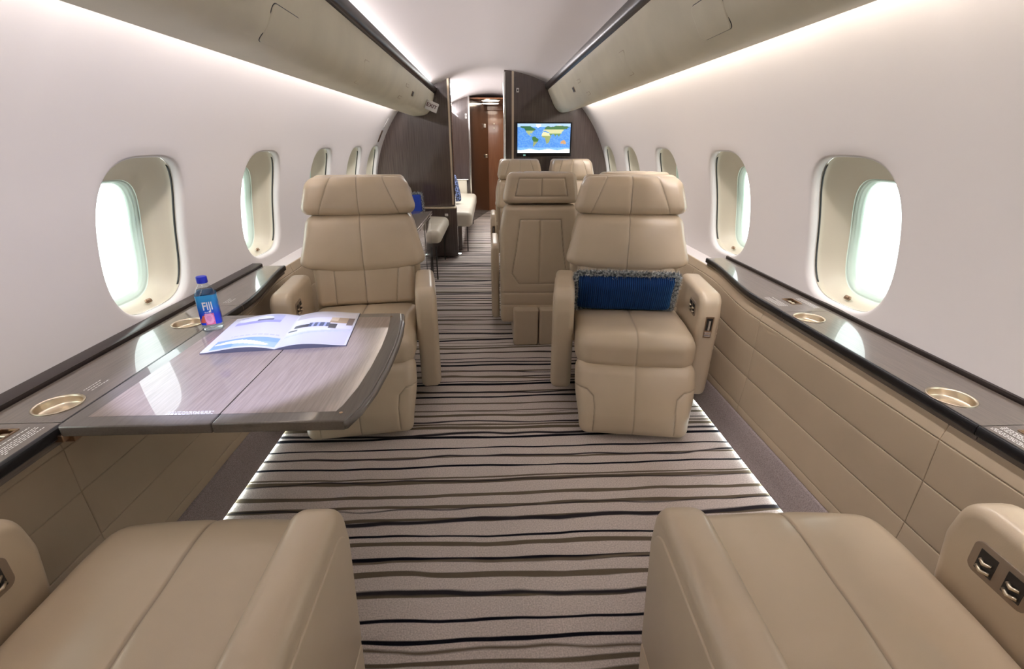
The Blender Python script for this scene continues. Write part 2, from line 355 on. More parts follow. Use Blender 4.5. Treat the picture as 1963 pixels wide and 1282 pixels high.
# lower closing skin behind the side panels
for side,nm in ((-1,'wall_left_lower'),(1,'wall_right_lower')):
    vf=loft([[(XC+side*x,y,z) for x,z in ((1.236,.47),(1.16,.30),(1.07,-.02))] for y in (-2.2,9.6)],False,False,False)
    tag(link(nm,mesh_np(nm,*vf,'leather_panel')),kind='structure')
def window(side,c,n):
    rows=[]; sc=lambda a,b_,dz,d,N=72,e=3.3:[wp(side,*sup(c,SWC+dz,a,b_,(c+math.cos(2*PI*k/N),SWC+dz+math.sin(2*PI*k/N)),e),d) for k in range(N)]
    prof=[(.213,.260,0,.030),(.216,.263,0,.038),(.217,.264,0,.046),(.211,.258,0,.056),(.202,.247,-.004,.068),(.188,.233,-.012,.082),(.174,.218,-.022,.098),(.160,.205,-.034,.112),(.152,.198,-.042,.118)]
    o=link('window_%d'%n,mesh_np('window',*loft([sc(*p) for p in prof],True,False,False),'reveal',flip=(side>0))); tag(o,kind='structure')
    # seal rings (pale green acrylic layers)
    prof=[(.152,.198,-.042,.118),(.150,.196,-.042,.123),(.147,.193,-.042,.122),(.145,.191,-.042,.130),(.141,.187,-.042,.131),(.139,.185,-.042,.139),(.135,.181,-.042,.141),(.133,.179,-.042,.150)]
    link('window_seal',mesh_np('window_seal',*loft([sc(*p) for p in prof],True,False,False),'seal',flip=(side>0)),o)
    pr=sc(.1335,.1795,-.042,.147); link('window_pane',mesh_np('window_pane',pr,[tuple(range(len(pr)))],'pane',False),o)
    # shade-slot gasket on the forward and aft jambs
    pts=[wp(side,*sup(c,SWC,.2150,.2620,(c+math.cos(t),SWC+math.sin(t)),3.3),.036) for t in np.linspace(-.93,.93,34)]
    link('shade_slot_gasket',mesh_np('gasket',*tube(pts,.0045,8),'gasket'),o)
    # small shade release knob at the sill
    bx=xf(join(slab([(-.013,-.008),(.013,-.008),(.017,0),(.013,.008),(-.013,.008),(-.017,0)],.002,0,.006,.002),slab([(-.008,-.004),(.008,-.004),(.008,.004),(-.008,.004)],.003,.004,.010,.002)),
        Matrix.Translation(wp(side,c+.02,SWC-.243,.064))@Matrix.Rotation(-side*1.0,4,'Y')@Matrix.Rotation(PI/2,4,'Z'))
    link('shade_knob',mesh_np('shade_knob',*bx,'bronze',auto=30),o)
k=0
for side in (-1,1):
    for c in WIN[side]: k+=1; window(side,c,k)
# ceiling
cx=np.linspace(-.84,.92,61)
def ceilz(x): dx=x-.05; return 1.884-(.40)*dx*dx
tag(link('ceiling',mesh_np('ceiling',*loft([[(x,y,ceilz(x)) for x in cx] for y in np.linspace(-2.2,9.6,30)],False,False,False),'ceiling',flip=True)),kind='structure')
# floor, end walls
v,fc=box(-1.25,1.32,-2.2,9.6,-.05,0); tag(link('floor',mesh_np('floor',v,fc,'carpet',False)),kind='structure')
v,fc=box(-1.4,1.5,-2.25,-2.18,-.05,2.0); tag(link('wall_rear',mesh_np('wall_rear',v,fc,'wood_bulk',False)),kind='structure')
v,fc=box(-1.4,1.5,9.55,9.65,-.05,2.0); tag(link('wall_front',mesh_np('wall_front',v,fc,'wood_bulk',False)),kind='structure')
# ------------------------------------------------------------------ kick panels, side panels, ledges
def mx(side,x): return x if side>0 else -(x-.068)
def tap(y): return .088*float(smoothstep((y-1.80)/.68))
def extrude_profile(prof,ys,side=0,wts=None):
    if side and ys[-1]>1.8 and ys[0]<2.6:
        ys=[ys[0]]+[y for y in np.linspace(1.8,2.5,15) if ys[0]<y<ys[-1]]+[ys[-1]]
    return loft([[(x+side*tap(y)*(1 if wts is None else wts[i]),y,z) for i,(x,z) in enumerate(prof)] for y in ys],False,False,False)
for side,nm in ((-1,'left'),(1,'right')):
    ks=[(1.03,.0085),(1.013,.008),(1.016,.012),(1.030,.06),(1.052,.118),(1.056,.124),(1.20,.128)]
    fx=(lambda x: x) if side>0 else (lambda x: -(x-.072))
    prof=[(fx(x),z) for x,z in ks]
    tag(link('baseboard_%s'%nm,mesh_np('kick',*extrude_profile(prof,(-2.2,5.4)),'kick',flip=side<0)),kind='structure')
    v,fc=box(min(fx(1.019),fx(1.026)),max(fx(1.019),fx(1.026)),-2.1,5.3,.001,.007)
    tag(link('floor_led_strip',mesh_np('led',v,fc,'led',False)),'thin glowing white light line along the foot of the %s side wall'%nm,'light strip')
# leather side panels: individual upholstered sections with grooved joints
PZ=[(1.058,.124),(1.062,.155),(1.075,.290),(1.080,.424),(1.080,.550),(1.090,.592)]
def pxz(z):
    for (x0,z0),(x1,z1) in zip(PZ[:-1],PZ[1:]):
        if z<=z1+1e-6: return x0+(x1-x0)*(z-z0)/(z1-z0)
    return PZ[-1][0]
def side_panel(side,y0,y1,label):
    o=thing('side_wall_panel',label,'wall panel',(0,0,0))
    rows=[(.124,.157),(.157,.290),(.290,.424),(.424,.548),(.548,.592)]
    for i,(z0,z1) in enumerate(rows):
        zs=[z0,z0+.0007,z0+.0022,z0+.0045]+list(np.linspace(z0+.02,z1-.02,4) if z1-z0>.06 else [ (z0+z1)/2])+[z1-.0045,z1-.0022,z1-.0007,z1]
        ins=[.004,.0015,.0003,.0]+[0]*(len(zs)-8)+[0,.0003,.0015,.004]
        ys=[y0,y0+.0007,y0+.0022,y0+.0045,y1-.0045,y1-.0022,y1-.0007,y1]; yi=[.004,.0015,.0003,0,0,.0003,.0015,.004]
        secs=[]
        if y1>1.8 and y0<2.6:
            mid=[y for y in np.linspace(1.8,2.5,15) if y0+.006<y<y1-.006]; ys=ys[:4]+mid+ys[4:]; yi=yi[:4]+[0]*len(mid)+yi[4:]
        for y,e in zip(ys,yi): secs.append([(mx(side,pxz(z)+max(a,e))+side*tap(y)*min(1,max(0,(z-.12)/.45)),y,z) for z,a in zip(zs,ins)])
        link('panel_strip',mesh_np('panel_strip',*loft(secs,False,False,False),'leather_panel',flip=side<0),o)
    return o
side_panel(1,-2.1,.925,'tan leather lower side panel beside the near right armchair, aft of the long joint')
rp=side_panel(1,.925,1.75,'tan leather lower side panel in the middle of the right wall below the pair of cup holders')
side_panel(1,1.75,2.62,'tan leather lower side panel behind the armchair with the blue pillow')
side_panel(1,2.62,5.36,'tan leather lower side panel beside the far right club seats')
side_panel(-1,-2.1,.978,'tan leather lower side panel behind the near left armchair')
side_panel(-1,.978,1.80,'tan leather lower side panel underneath the fold-out table')
side_panel(-1,1.80,2.62,'tan leather lower side panel beside the far armchair behind the table')
side_panel(-1,2.62,5.36,'tan leather lower side panel beyond the table armchair running to the left bulkhead')
so=thing('wall_socket','small dark headphone socket in the right lower side panel','socket',(1.078,1.782,.255))
link('socket_plate',mesh_np('p',*box(-.004,0.0,-.014,.014,-.022,.022),'dark',False),so)
link('socket_jack',mesh_np('j',*box(-.006,-.003,-.006,.006,-.016,-.006),'brass',False),so)
def dashes(y0,y1,x0,x1,rows,z,along='y',h=.0024,seed=1):
    """rows of tiny white print marks"""
    rr=random.Random(seed); parts=[]
    for i in range(rows):
        x=x0+(x1-x0)*(i+.5)/rows; y=y0
        while y<y1:
            L=min(rr.uniform(.003,.010),y1-y)
            parts.append(([(x-h/2,y,z),(x+h/2,y,z),(x+h/2,y+L,z),(x-h/2,y+L,z)],[(0,1,2,3)])); y+=L+.0022
            if rr.random()<.04: break
    return join(*parts)
ZL=.63
def ledge(side,y0,y1,label,cups=(),ctls=(),text=()):
    o=thing('side_ledge',label,'ledge',(0,0,0))
    xi,xo=(1.088,1.272) if side>0 else (-.978,-1.160)
    lo,hi=min(xi,xo),max(xi,xo); xn=1.080 if side>0 else -.966
    # top surface made from bays around each recess
    cuts=sorted([(c,'cup') for c in cups]+[(c,'ctl') for c in ctls]); V,F=None,None; parts=[]
    y=y0+.001
    def flat(a,b_):
        if b_-a>1e-4:
            yy_=[a]+[q for q in np.linspace(1.8,2.5,15) if a<q<b_]+[b_]
            parts.append(loft([[(xi+side*tap(yy),yy,ZL),(xo,yy,ZL)] for yy in yy_],False,False,False))
    for (cy,cxx),kind in [((c[0],c[1]),k_) for c,k_ in cuts]:
        a,b_=cy-.064,cy+.064
        if kind=='ctl': a,b_=cy-.05,cy+.05
        flat(y,a)
        if kind=='cup': hole=lambda p:sup(cy,cxx,.049,.049,p,2)
        else: hole=lambda p:sup(cy,cxx,.036,.021,p,12)
        rg=bay((a,b_,lo,hi),hole,10,12,3)
        rows=[[(q[1],q[0],ZL) for q in r] for r in rg]; rows.append([(q[1],q[0],ZL-.02) for q in rg[-1]])
        parts.append(loft(rows,True,False,False)); y=b_
    flat(y,y1-.001)
    v,fc=join(*parts); me=mesh_np('ledge_top',v,fc,'wood_ledge',True,auto=40)
    bm=bmesh.new(); bm.from_mesh(me); bmesh.ops.recalc_face_normals(bm,faces=bm.faces)
    for q in bm.faces: 
        if abs(q.normal.z)>.9 and q.normal.z<0: q.normal_flip()
    bm.to_mesh(me); bm.free()
    link('ledge_top',me,o)
    # black nosing, upstand
    s=1 if side>0 else -1
    nz=[(xi+s*.002,ZL),(xi-s*.004,ZL+.0015),(xn+s*.001,ZL),(xn-s*.001,ZL-.004),(xn-s*.001,ZL-.020),(xn+s*.002,ZL-.024),(xn+s*.012,ZL-.025)]
    link('nosing',mesh_np('nosing',*extrude_profile(nz,(y0+.001,y1-.001),side),'black',auto=50),o)
    st=[(xn+s*.010,ZL-.024),(xn+s*.010,ZL-.042),(xn+s*.02,ZL-.043)]
    link('veneer_strip',mesh_np('veneer_strip',*extrude_profile(st,(y0+.001,y1-.001),side),'wood_ledge',auto=50),o)
    wx=XC+s*(R*math.cos(math.asin((ZL+.01-ZC)/R)))
    up=[(xo,ZL),(xo,ZL-.006),(xo+s*.006,ZL-.006),(xo+s*.006,ZL+.010),(xo+s*.014,ZL+.013),(wx+s*.004,ZL+.013)]
    link('upstand',mesh_np('upstand',*extrude_profile(up,(y0,y1)),'trim_dark',auto=40),o)
    for i,(cy,cxx) in enumerate(cups):
        t=tag(link('cup_holder',None,None,(cxx,cy,ZL)),None,'cup holder'); CUPS.append(t)
        link('rim',mesh_np('rim',*lathe([(.0505,.0),(.0515,.0022),(.0495,.0028),(.0470,.0012),(.046,-.003),(.0455,-.017),(.044,-.019)],48,False,False),'brass'),t)
        link('dish',mesh_np('dish',*lathe([(.0455,-.016),(.0445,-.0185),(.02,-.0186),(.001,-.0187)],48,False,True),'brass',flip=True),t)
    for (cy,cxx) in ctls:
        t=tag(link('ledge_control_panel',None,None,(cxx,cy,ZL)),None,'control panel'); CTLS.append(t)
        fr=rpoly([(-.0215,-.0365),(.0215,-.0365),(.0215,.0365),(-.0215,.0365)],.004,0); fi=rpoly([(-.0215,-.0365),(.0215,-.0365),(.0215,.0365),(-.0215,.0365)],.004,.0045)
        link('frame',mesh_np('frame',*loft([[(a,b_,0) for a,b_ in fr],[(a*.99,b_*.99,.002) for a,b_ in fr],[(a,b_,.002) for a,b_ in fi],[(a,b_,-.014) for a,b_ in fi]],True,False,True),'bronze',auto=30,flip=True),t)
        for q in (-.02,0,.02): link('switch',mesh_np('switch',*rbox(-.011,.011,q-.007,q+.007,-.0136,-.004,.003),'brass',auto=40),t)
    for j,(a,b_,c,d,rw) in enumerate(text):
        link('printed_notice',mesh_np('printed_notice',*dashes(a,b_,c,d,rw,ZL+.0004,seed=j+3),'white',False),o)
    return o
CUPS=[];CTLS=[]
ledge(1,-2.1,.858,'glossy brown veneer ledge section beside the near right armchair, printed notice on it',ctls=[(.802,1.170)],text=[(.735,.850,1.097,1.140,8),(.75,.80,1.200,1.22,3)])
ledge(1,.858,1.622,'glossy brown veneer ledge section on the right wall holding both brass cup dishes',cups=[(.985,1.137),(1.556,1.139)])
ledge(1,1.622,2.50,'glossy brown veneer ledge section on the right behind the pillow armchair',ctls=[(1.745,1.19)],text=[(1.69,1.80,1.105,1.145,5),(1.66,1.78,1.225,1.25,3)])
ledge(-1,-2.1,.964,'glossy brown veneer ledge section beside the near left armchair, printed notice on it',ctls=[(.905,-1.068)],text=[(.845,.945,-1.035,-.99,7)])
ledge(-1,.964,1.79,'glossy brown veneer ledge section along the inner edge of the fold-out table',cups=[(1.045,-1.05),(1.60,-1.062)],text=[(1.115,1.175,-1.05,-1.02,3)])
ledge(-1,1.79,2.43,'glossy brown veneer ledge section on the left beyond the water bottle',text=[(1.82,1.88,-1.06,-1.03,3)])
for t,l in zip(CUPS,['round brass cup dish nearest the camera on the right ledge','round brass cup dish farther along the right ledge near the window','round brass cup dish nearest the camera on the left ledge','round brass cup dish beside the water bottle on the left ledge']): t['label']=l
for t,l in zip(CTLS,['bronze framed switch panel at the right edge beside a white notice','bronze framed switch panel in the right ledge below the near window','bronze framed switch panel at the left edge of the picture']): t['label']=l
# sill caps continuing forward of the ledges
for side,y0,lab in ((1,2.502,'pale leather sill cap running forward from the right ledge end'),(-1,2.432,'pale leather sill cap running forward from the left ledge end')):
    s=side; a=1.176 if side>0 else -1.10; wx=XC+s*1.246
    prof=[(a+s*.02,ZL-.10),(a+s*.004,ZL-.07),(a+s*.010,ZL-.052),(a+s*.03,ZL-.045),(wx,ZL-.04)]
    tag(link('sill_cap',mesh_np('sill_cap',*extrude_profile(prof,(y0,5.36)),'wall',auto=50)),lab,'sill')
# ------------------------------------------------------------------ overhead bins
BL=[(-.775,1.456),(-.68,1.459),(-.64,1.470),(-.605,1.498),(-.582,1.540),(-.565,1.590),(-.552,1.640),(-.548,1.662)]
BR=[(.878,1.513),(.776,1.488),(.74,1.491),(.708,1.510),(.672,1.550),(.640,1.618),(.612,1.675),(.602,1.700)]
def smoothp(P,it=3):
    for _ in range(it):
        Q=[P[0]]
        for a,b_ in zip(P[:-1],P[1:]): Q+= [(a[0]*.75+b_[0]*.25,a[1]*.75+b_[1]*.25),(a[0]*.25+b_[0]*.75,a[1]*.25+b_[1]*.75)]
        Q.append(P[-1]); P=Q
    return P
BINP={}
for side,B,nm in ((-1,BL,'left'),(1,BR,'right')):
    s=side; face=smoothp(B,3); BINP[side]=face
    back=[(B[-1][0]+s*.03,B[-1][1]+.02),(B[0][0]-s*.02,B[0][1]+.09),(B[0][0]-s*.004,B[0][1]+.012)]
    if s<0: back=[back[0],(-.745,1.56),(-.745,1.515),(-.825,1.515),(-.825,1.498)]  # unseen lip added to keep wall-wash light off the near left seat
    loop=face+back
    o=thing('overhead_bin','long cream leather overhead bin along the %s side of the cabin'%nm,'overhead bin')
    link('bin_body',mesh_np('bin_body',*loft([[(x,y,z) for x,z in loop] for y in (-2.15,5.385)],True,True,True),'bin',auto=50),o)
    tb=B[-1]; dz=.050 if side>0 else .048
    tr=[(tb[0]+s*.004,tb[1]-.002),(tb[0]-s*.012,tb[1]+.004),(tb[0]-s*.022,tb[1]+.016),(tb[0]-s*.028,tb[1]+dz),(tb[0]-s*.024,tb[1]+dz+.003),(tb[0]+s*.01,tb[1]+dz-.006),(tb[0]+s*.03,tb[1]+.022)]
    tr=smoothp(tr,1)
    link('trim_rail',mesh_np('trim_rail',*loft([[(x,y,z) for x,z in tr] for y in (-2.15,5.385)],True,True,True),'trim_dark',auto=50),o)
def on_bin(side,y,t,off=0.0):
    """frame on bin face; t = arc fraction from the outer bottom edge up"""
    P=BINP[side]; L=[0]
    for a,b_ in zip(P[:-1],P[1:]): L.append(L[-1]+math.hypot(b_[0]-a[0],b_[1]-a[1]))
    q=t*L[-1]
    for i in range(len(P)-1):
        if q<=L[i+1]: break
    u=(q-L[i])/(L[i+1]-L[i]); x=P[i][0]+(P[i+1][0]-P[i][0])*u; z=P[i][1]+(P[i+1][1]-P[i][1])*u
    tx,tz=P[i+1][0]-P[i][0],P[i+1][1]-P[i][1]; l=math.hypot(tx,tz); tx/=l; tz/=l
    nx,nz=(-tz,tx); 
    if nx*side>0: nx,nz=-nx,-nz
    return (x+nx*off,y,z+nz*off),L[-1]
def bin_patch(side,y0,y1,t0,t1,off,rad,ny=22,nt=16):
    """rounded panel following the bin's curve, as a closed thin shell"""
    LL=on_bin(side,0,0)[1]; a=(y1-y0)/2; b_=(t1-t0)*LL/2; yc=(y0+y1)/2; tc_=(t0+t1)/2
    n=48; rows=[]
    def ring(k,o):
        out=[]
        q=rpoly([(-a,-b_),(a,-b_),(a,b_),(-a,b_)],rad,0,8)
        for u,v in q:
            p,_=on_bin(side,yc+u*k,tc_+v*k/LL,o); out.append(p)
        return out
    for k,o in [(1.0,-.004),(1.0,off*.6),(.985,off)]+[(q/20,off) for q in range(19,0,-1)]: rows.append(ring(k,o))
    return loft(rows,True,False,True)
for side,y0,nm in ((-1,1.54,'left'),(1,1.55,'right')):
    ta,tb_=(0,0) if side<0 else (.07,.035)
    o=thing('oxygen_mask_door','rounded square oxygen mask door in the %s overhead bin'%nm,'hatch')
    link('door_gap',mesh_np('g',*bin_patch(side,y0-.003,y0+.203,.405+ta,.722+tb_,.0010,.024),'gasket'),o)
    link('door_plate',mesh_np('d',*bin_patch(side,y0,y0+.20,.41+ta,.715+tb_,.0045,.022),'bin'),o)
    o=thing('speaker_grille_panel','narrow flush rectangular panel in the %s overhead bin'%nm,'hatch')
    link('panel_gap',mesh_np('g',*bin_patch(side,2.557,2.643,.40+ta,.74+tb_,.0006,.008),'leather_panel'),o)
    link('panel_plate',mesh_np('d',*bin_patch(side,2.56,2.64,.407+ta,.733+tb_,.0016,.006),'bin'),o)
    for i,(y,t) in enumerate(((3.78,.76),(3.66,.50))):
        o=thing('bin_label_plate','tiny flush plate %s the dark air vent on the %s bin'%(('above','below')[i],nm),'plate')
        link('plate_rim',mesh_np('g',*bin_patch(side,y-.055,y+.055,t-.03,t+.03,.0012,.004),'leather_panel'),o)
        link('plate_face',mesh_np('g',*bin_patch(side,y-.052,y+.052,t-.022,t+.022,.002,.003),'bin'),o)
    o=thing('air_vent','small dark square air vent at the far end of the %s overhead bin'%nm,'vent')
    link('vent_bezel',mesh_np('g',*bin_patch(side,4.02,4.10,.63,.73,.003,.006),'bronze'),o)
    link('vent_core',mesh_np('g',*bin_patch(side,4.028,4.092,.64,.72,.005,.006),'dark'),o)
# exit sign on the left bin
ex=thing('exit_sign','white exit sign with dark letters at the far end of the left overhead bin','sign',(-.528,4.93,1.512),0)
ex.rotation_euler=(0,math.radians(22),math.radians(4))
link('sign_box',mesh_np('s',*rbox(-.062,.052,-.03,.03,-.036,.046,.006),'white_plastic',auto=40),ex)
tv=xf(text_vf('EXIT',.044,.001,1.08,.0005),Matrix.Translation((-.005,-.031,.005))@Matrix.Rotation(PI/2,4,'X'))
link('sign_lettering',mesh_np('t',*tv,plain('sign_text_dark',(.10,.02,.03),.5),False),ex)

# ------------------------------------------------------------------ seats
SEATM={}
def cached(key,fn):
    if key not in SEATM: SEATM[key]=fn()
    return SEATM[key]
def sb(*a):
    SEAMV[0]=None; v,f_=softbox(*a); q=SEAMV[0]; return v,f_,(q if q is not None else np.zeros(len(v)))
def front_grooves(lines,depth=.004): 
    def g(P,N,fy=None):
        wgt=np.clip(N[:,1],0,1)
        return groove(P[:,0],P[:,2],lines,depth)*wgt
    return g
def seat_meshes(K,hero):
    """K scales widths (1 = wide armchair)"""
    st=.0034 if hero else .0055; KB=(1.035 if K>.93 else .95) if K>.85 else K; YB_=-.035 if .85<K<.93 else 0
    gd=.0042 if hero else .0050
    d={}
    def cushion(P,N):
        x,y,z=P.T.copy(); hw=.268*K
        u=x/hw; v=(y+.245)/.60          # 0 back ..1 front
        top=np.clip(N[:,2],0,1)
        crown=.013*(1-u**2)*(1-(2*v-1)**4*.6)
        z=z+top*(crown-.004-.030*(1-smoothstep(v/.62)))
        z=z+.010*np.exp(-((v-.86)/.16)**2)*(1-u**4)*top
        # slight nose bulge
        fr=np.clip(N[:,1],0,1); y=y+fr*.012*(1-u**2)
        # front corners
        cr=np.clip((v-.75)/.25,0,1); x=x*(1-.07*cr**2)
        g=groove(x,y*0+y,[[(0,-.30),(0,.44)]],gd)
        m=(np.abs(N[:,2])>.2)|(N[:,1]>.2)
        z=z-g*top*m; y=y-g*fr*m
        if hero:
            wr=.0012*np.sin(26*x+3*np.sin(9*y))*np.exp(-((v-.62)/.25)**2); z=z+wr*top
        return np.stack([x,y,z],1)
    v,fc,sv=sb(.536*K,.60,.155,.055,st,lambda P,N:cushion(P+np.array([0,.055,.362]),N)); d['seat_cushion']=(v,fc,sv)
    # footrest
    hw=.262*K
    def foot(P,N):
        x,y,z=P.T.copy(); t=(z-.045)/.28; t=np.clip(t,0,1)
        x=x*(.90+.10*smoothstep(t*1.4)); y=y+.125*(1-t)-.004
        cb=np.clip((.16-z)/.09,0,1); 
        fr=np.clip(N[:,1],0,1)
        y=y+fr*.018*(1-(x/hw)**2)*np.sin(PI*np.clip(t,0,1))**.6
        q=.40*hw
        L1=[(-hw*1.05,.232),(-hw*.80,.222),(-hw*.685,.195),(-hw*.66,.15),(-hw*.67,.04)]; L2=[(-a,b_) for a,b_ in L1]
        g=groove(x,z,[[(0,.0),(0,.40)],L1,L2],gd+.001)
        side=(np.abs(x)>hw*.66)&(z<.225)
        y=y-g*fr+0*side
        y=y-.35*(1-smoothstep((z-.03)/.10))*.06*fr
        return np.stack([x,y,z],1)
    v,fc,sv=sb(2*hw,.105,.300,.042,st,lambda P,N:foot(P+np.array([0,.316,.175]),N)); d['footrest']=(v,fc,sv)
    # lumbar
    hl=.246*KB
    def lumb(P,N):
        x,y,z=P.T.copy(); y=y-(z-.45)*.20; fr=np.clip(N[:,1],0,1)
        Ls=[[(0,.40),(0,.70)],[(-hl*.60,.42),(-hl*.72,.66)],[(hl*.60,.42),(hl*.60,.66)]]
        y=y-groove(x,z,Ls,gd)*fr+fr*(.010*(np.cos(np.clip(x/hl,-1,1)*PI/2)))
        y=y+fr*.012*np.clip(np.abs(x/hl),0,1)**3
        return np.stack([x,y,z],1)
    v,fc,sv=sb(2*hl,.13,.25,.03,st,lambda P,N:lumb(P+np.array([0,-.275,.535]),N)); d['lumbar_cushion']=(v,fc,sv)
    # backrest wing
    def back(P,N):
        x,y,z=P.T.copy(); t=(z-.605)/(.868-.605); tt=np.clip(t,0,1)
        hwid=.318-.060*tt-.004*np.sin(PI*tt)
        x=x/.30*hwid*KB
        u=x/(hwid*KB)
        low=1-smoothstep(tt*2.2); z=z-.030*low*(1-u**2)
        # lower corners round in
        x=x*(1-.16*np.clip((.10-t)/.12,0,1)**1.6)
        y=y-(z-.60)*.21; fr=np.clip(N[:,1],0,1)
        y=y+fr*(.012*np.sin(PI*tt)*(1-u**2)+.010*np.clip(np.abs(u),0,1)**3)
        y=y-groove(x,z,[[(0,.5),(0,.95)]],gd)*fr
        if hero: y=y+fr*(.0016*np.sin(30*z+6*u)*np.exp(-((tt-.85)/.2)**2)+.003*np.sin(5*x+9*z))
        return np.stack([x,y,z],1)
    v,fc,sv=sb(.60,.135,.263,.048,st,lambda P,N:back(P+np.array([0,-.285+YB_,.7365]),N)); d['backrest']=(v,fc,sv)
    # headrest
    def head(P,N):
        x,y,z=P.T.copy(); t=np.clip((z-.872)/.172,0,1)
        hwid=(.284-.045*t)*KB; x=x/.28*hwid; u=x/hwid
        y=y-(z-.87)*.12; fr=np.clip(N[:,1],0,1); y=y+fr*(.012*np.sin(PI*t)+.014*u**2-.004)
        z=z-.010*(1-u**2)*(1-t)+.006*(1-u**2)*t
        Ls=[[(0,.8),(0,1.1)],[(-.70*.284*KB,.86),(-.50*.239*KB,1.06)],[(.70*.284*KB,.86),(.50*.239*KB,1.06)]]
        g=groove(x,z,Ls,gd); y=y-g*fr; z=z-g*.6*np.clip(N[:,2],0,1)
        return np.stack([x,y,z],1)
    v,fc,sv=sb(.56,.125,.176,.045,st,lambda P,N:head(P+np.array([0,-.335+YB_,.960]),N)); d['headrest']=(v,fc,sv)
    # rear shell with inset panels
    hs=.300*K
    def shell(P,N):
        x,y,z=P.T.copy(); t=np.clip((z-.17)/.70,0,1)
        x=x*(1-.10*smoothstep((z-.72)/.16)); y=y-(z-.6)*.05
        bk=np.clip(-N[:,1],0,1)
        a=hs
        oct_=[(-a*.50,.79),(a*.50,.79),(a*.60,.60),(a*.70,.46),(a*.52,.395),(-a*.52,.395),(-a*.70,.46),(-a*.60,.60),(-a*.50,.79)]
        Ls=[oct_,[(0,.395),(0,.79)],[(-a,.335),(a,.335)],[(-a,.255),(a,.255)]]
        inn=(np.abs(x)<a*(.50+.20*np.clip((.79-z)/.33,0,1)))&(z<.79)&(z>.40)
        y=y+bk*(groove(x,z,Ls,.0055,.003)) 
        y=y-bk*.012*(1-(x/a)**2)
        return np.stack([x,y,z],1)
    v,fc,sv=sb(2*hs,.10,.745,.030,st*.8,lambda P,N:shell(P+np.array([0,-.398,.4995]),N)); d['back_shell']=(v,fc,sv)
    def hshell(P,N):
        x,y,z=P.T.copy(); t=np.clip((z-.885)/.17,0,1)
        x=x*(1.0-.13*t); y=y-(z-.87)*.10; bk=np.clip(-N[:,1],0,1); a=.27*K
        tr=[(-a*.60,1.025),(a*.60,1.025),(a*.70,.925),(-a*.70,.925),(-a*.60,1.025)]
        y=y+bk*groove(x,z,[tr,[(0,.925),(0,1.025)]],.0055,.003)-bk*.010*(1-(x/a)**2)
        return np.stack([x,y,z],1)
    v,fc,sv=sb(.56*K,.08,.172,.03,st*.8,lambda P,N:hshell(P+np.array([0,-.430,.968]),N)); d['headrest_shell']=(v,fc,sv)
    # pedestal
    d['pedestal']=join(rbox(-.20*K,-.002,-.50,.12,.0,.24,.02,.01),rbox(.002,.20*K,-.50,.12,.0,.24,.02,.01))
    # arm, extruded in x: profile (y,z) CCW
    prof=[(-.215,.085),(.175,.085),(.222,.500),(.205,.604),(-.215,.596)]
    rad=[.02,.03,.08,.060,.05]
    aw=.097*K if K>.85 else .055
    x0,x1=.3735*K-aw,.3735*K
    if K<.85: x0,x1=.243,.293
    d['arm_r']=slab(prof,rad,x0,x1,.026 if K>.85 else .016,'x',8,5)
    d['arm_l']=(d['arm_r'][0]*np.array([-1,1,1]),[tuple(reversed(q)) for q in d['arm_r'][1]])
    # inset outer side panel with a raised seam edge
    ppx=[(-.20,.10),(.128,.10),(.150,.275),(.176,.495),(.150,.552),(-.20,.545)]
    pu=[(-.20,.262),(.170,.262),(.192,.485),(.175,.560),(-.20,.554)]; pl=[(-.20,.10),(.152,.10),(.170,.258),(-.20,.258)]
    r1=join(slab(pu,[.01,.012,.035,.055,.03],x1-.004,x1+.0035,.003,'x',8,3),slab(pl,[.01,.02,.01,.01],x1-.004,x1+.0035,.003,'x',5,3))
    d['pan_r']=r1; d['pan_l']=(r1[0]*np.array([-1,1,1]),[tuple(reversed(q)) for q in r1[1]])
    return d,x0,x1
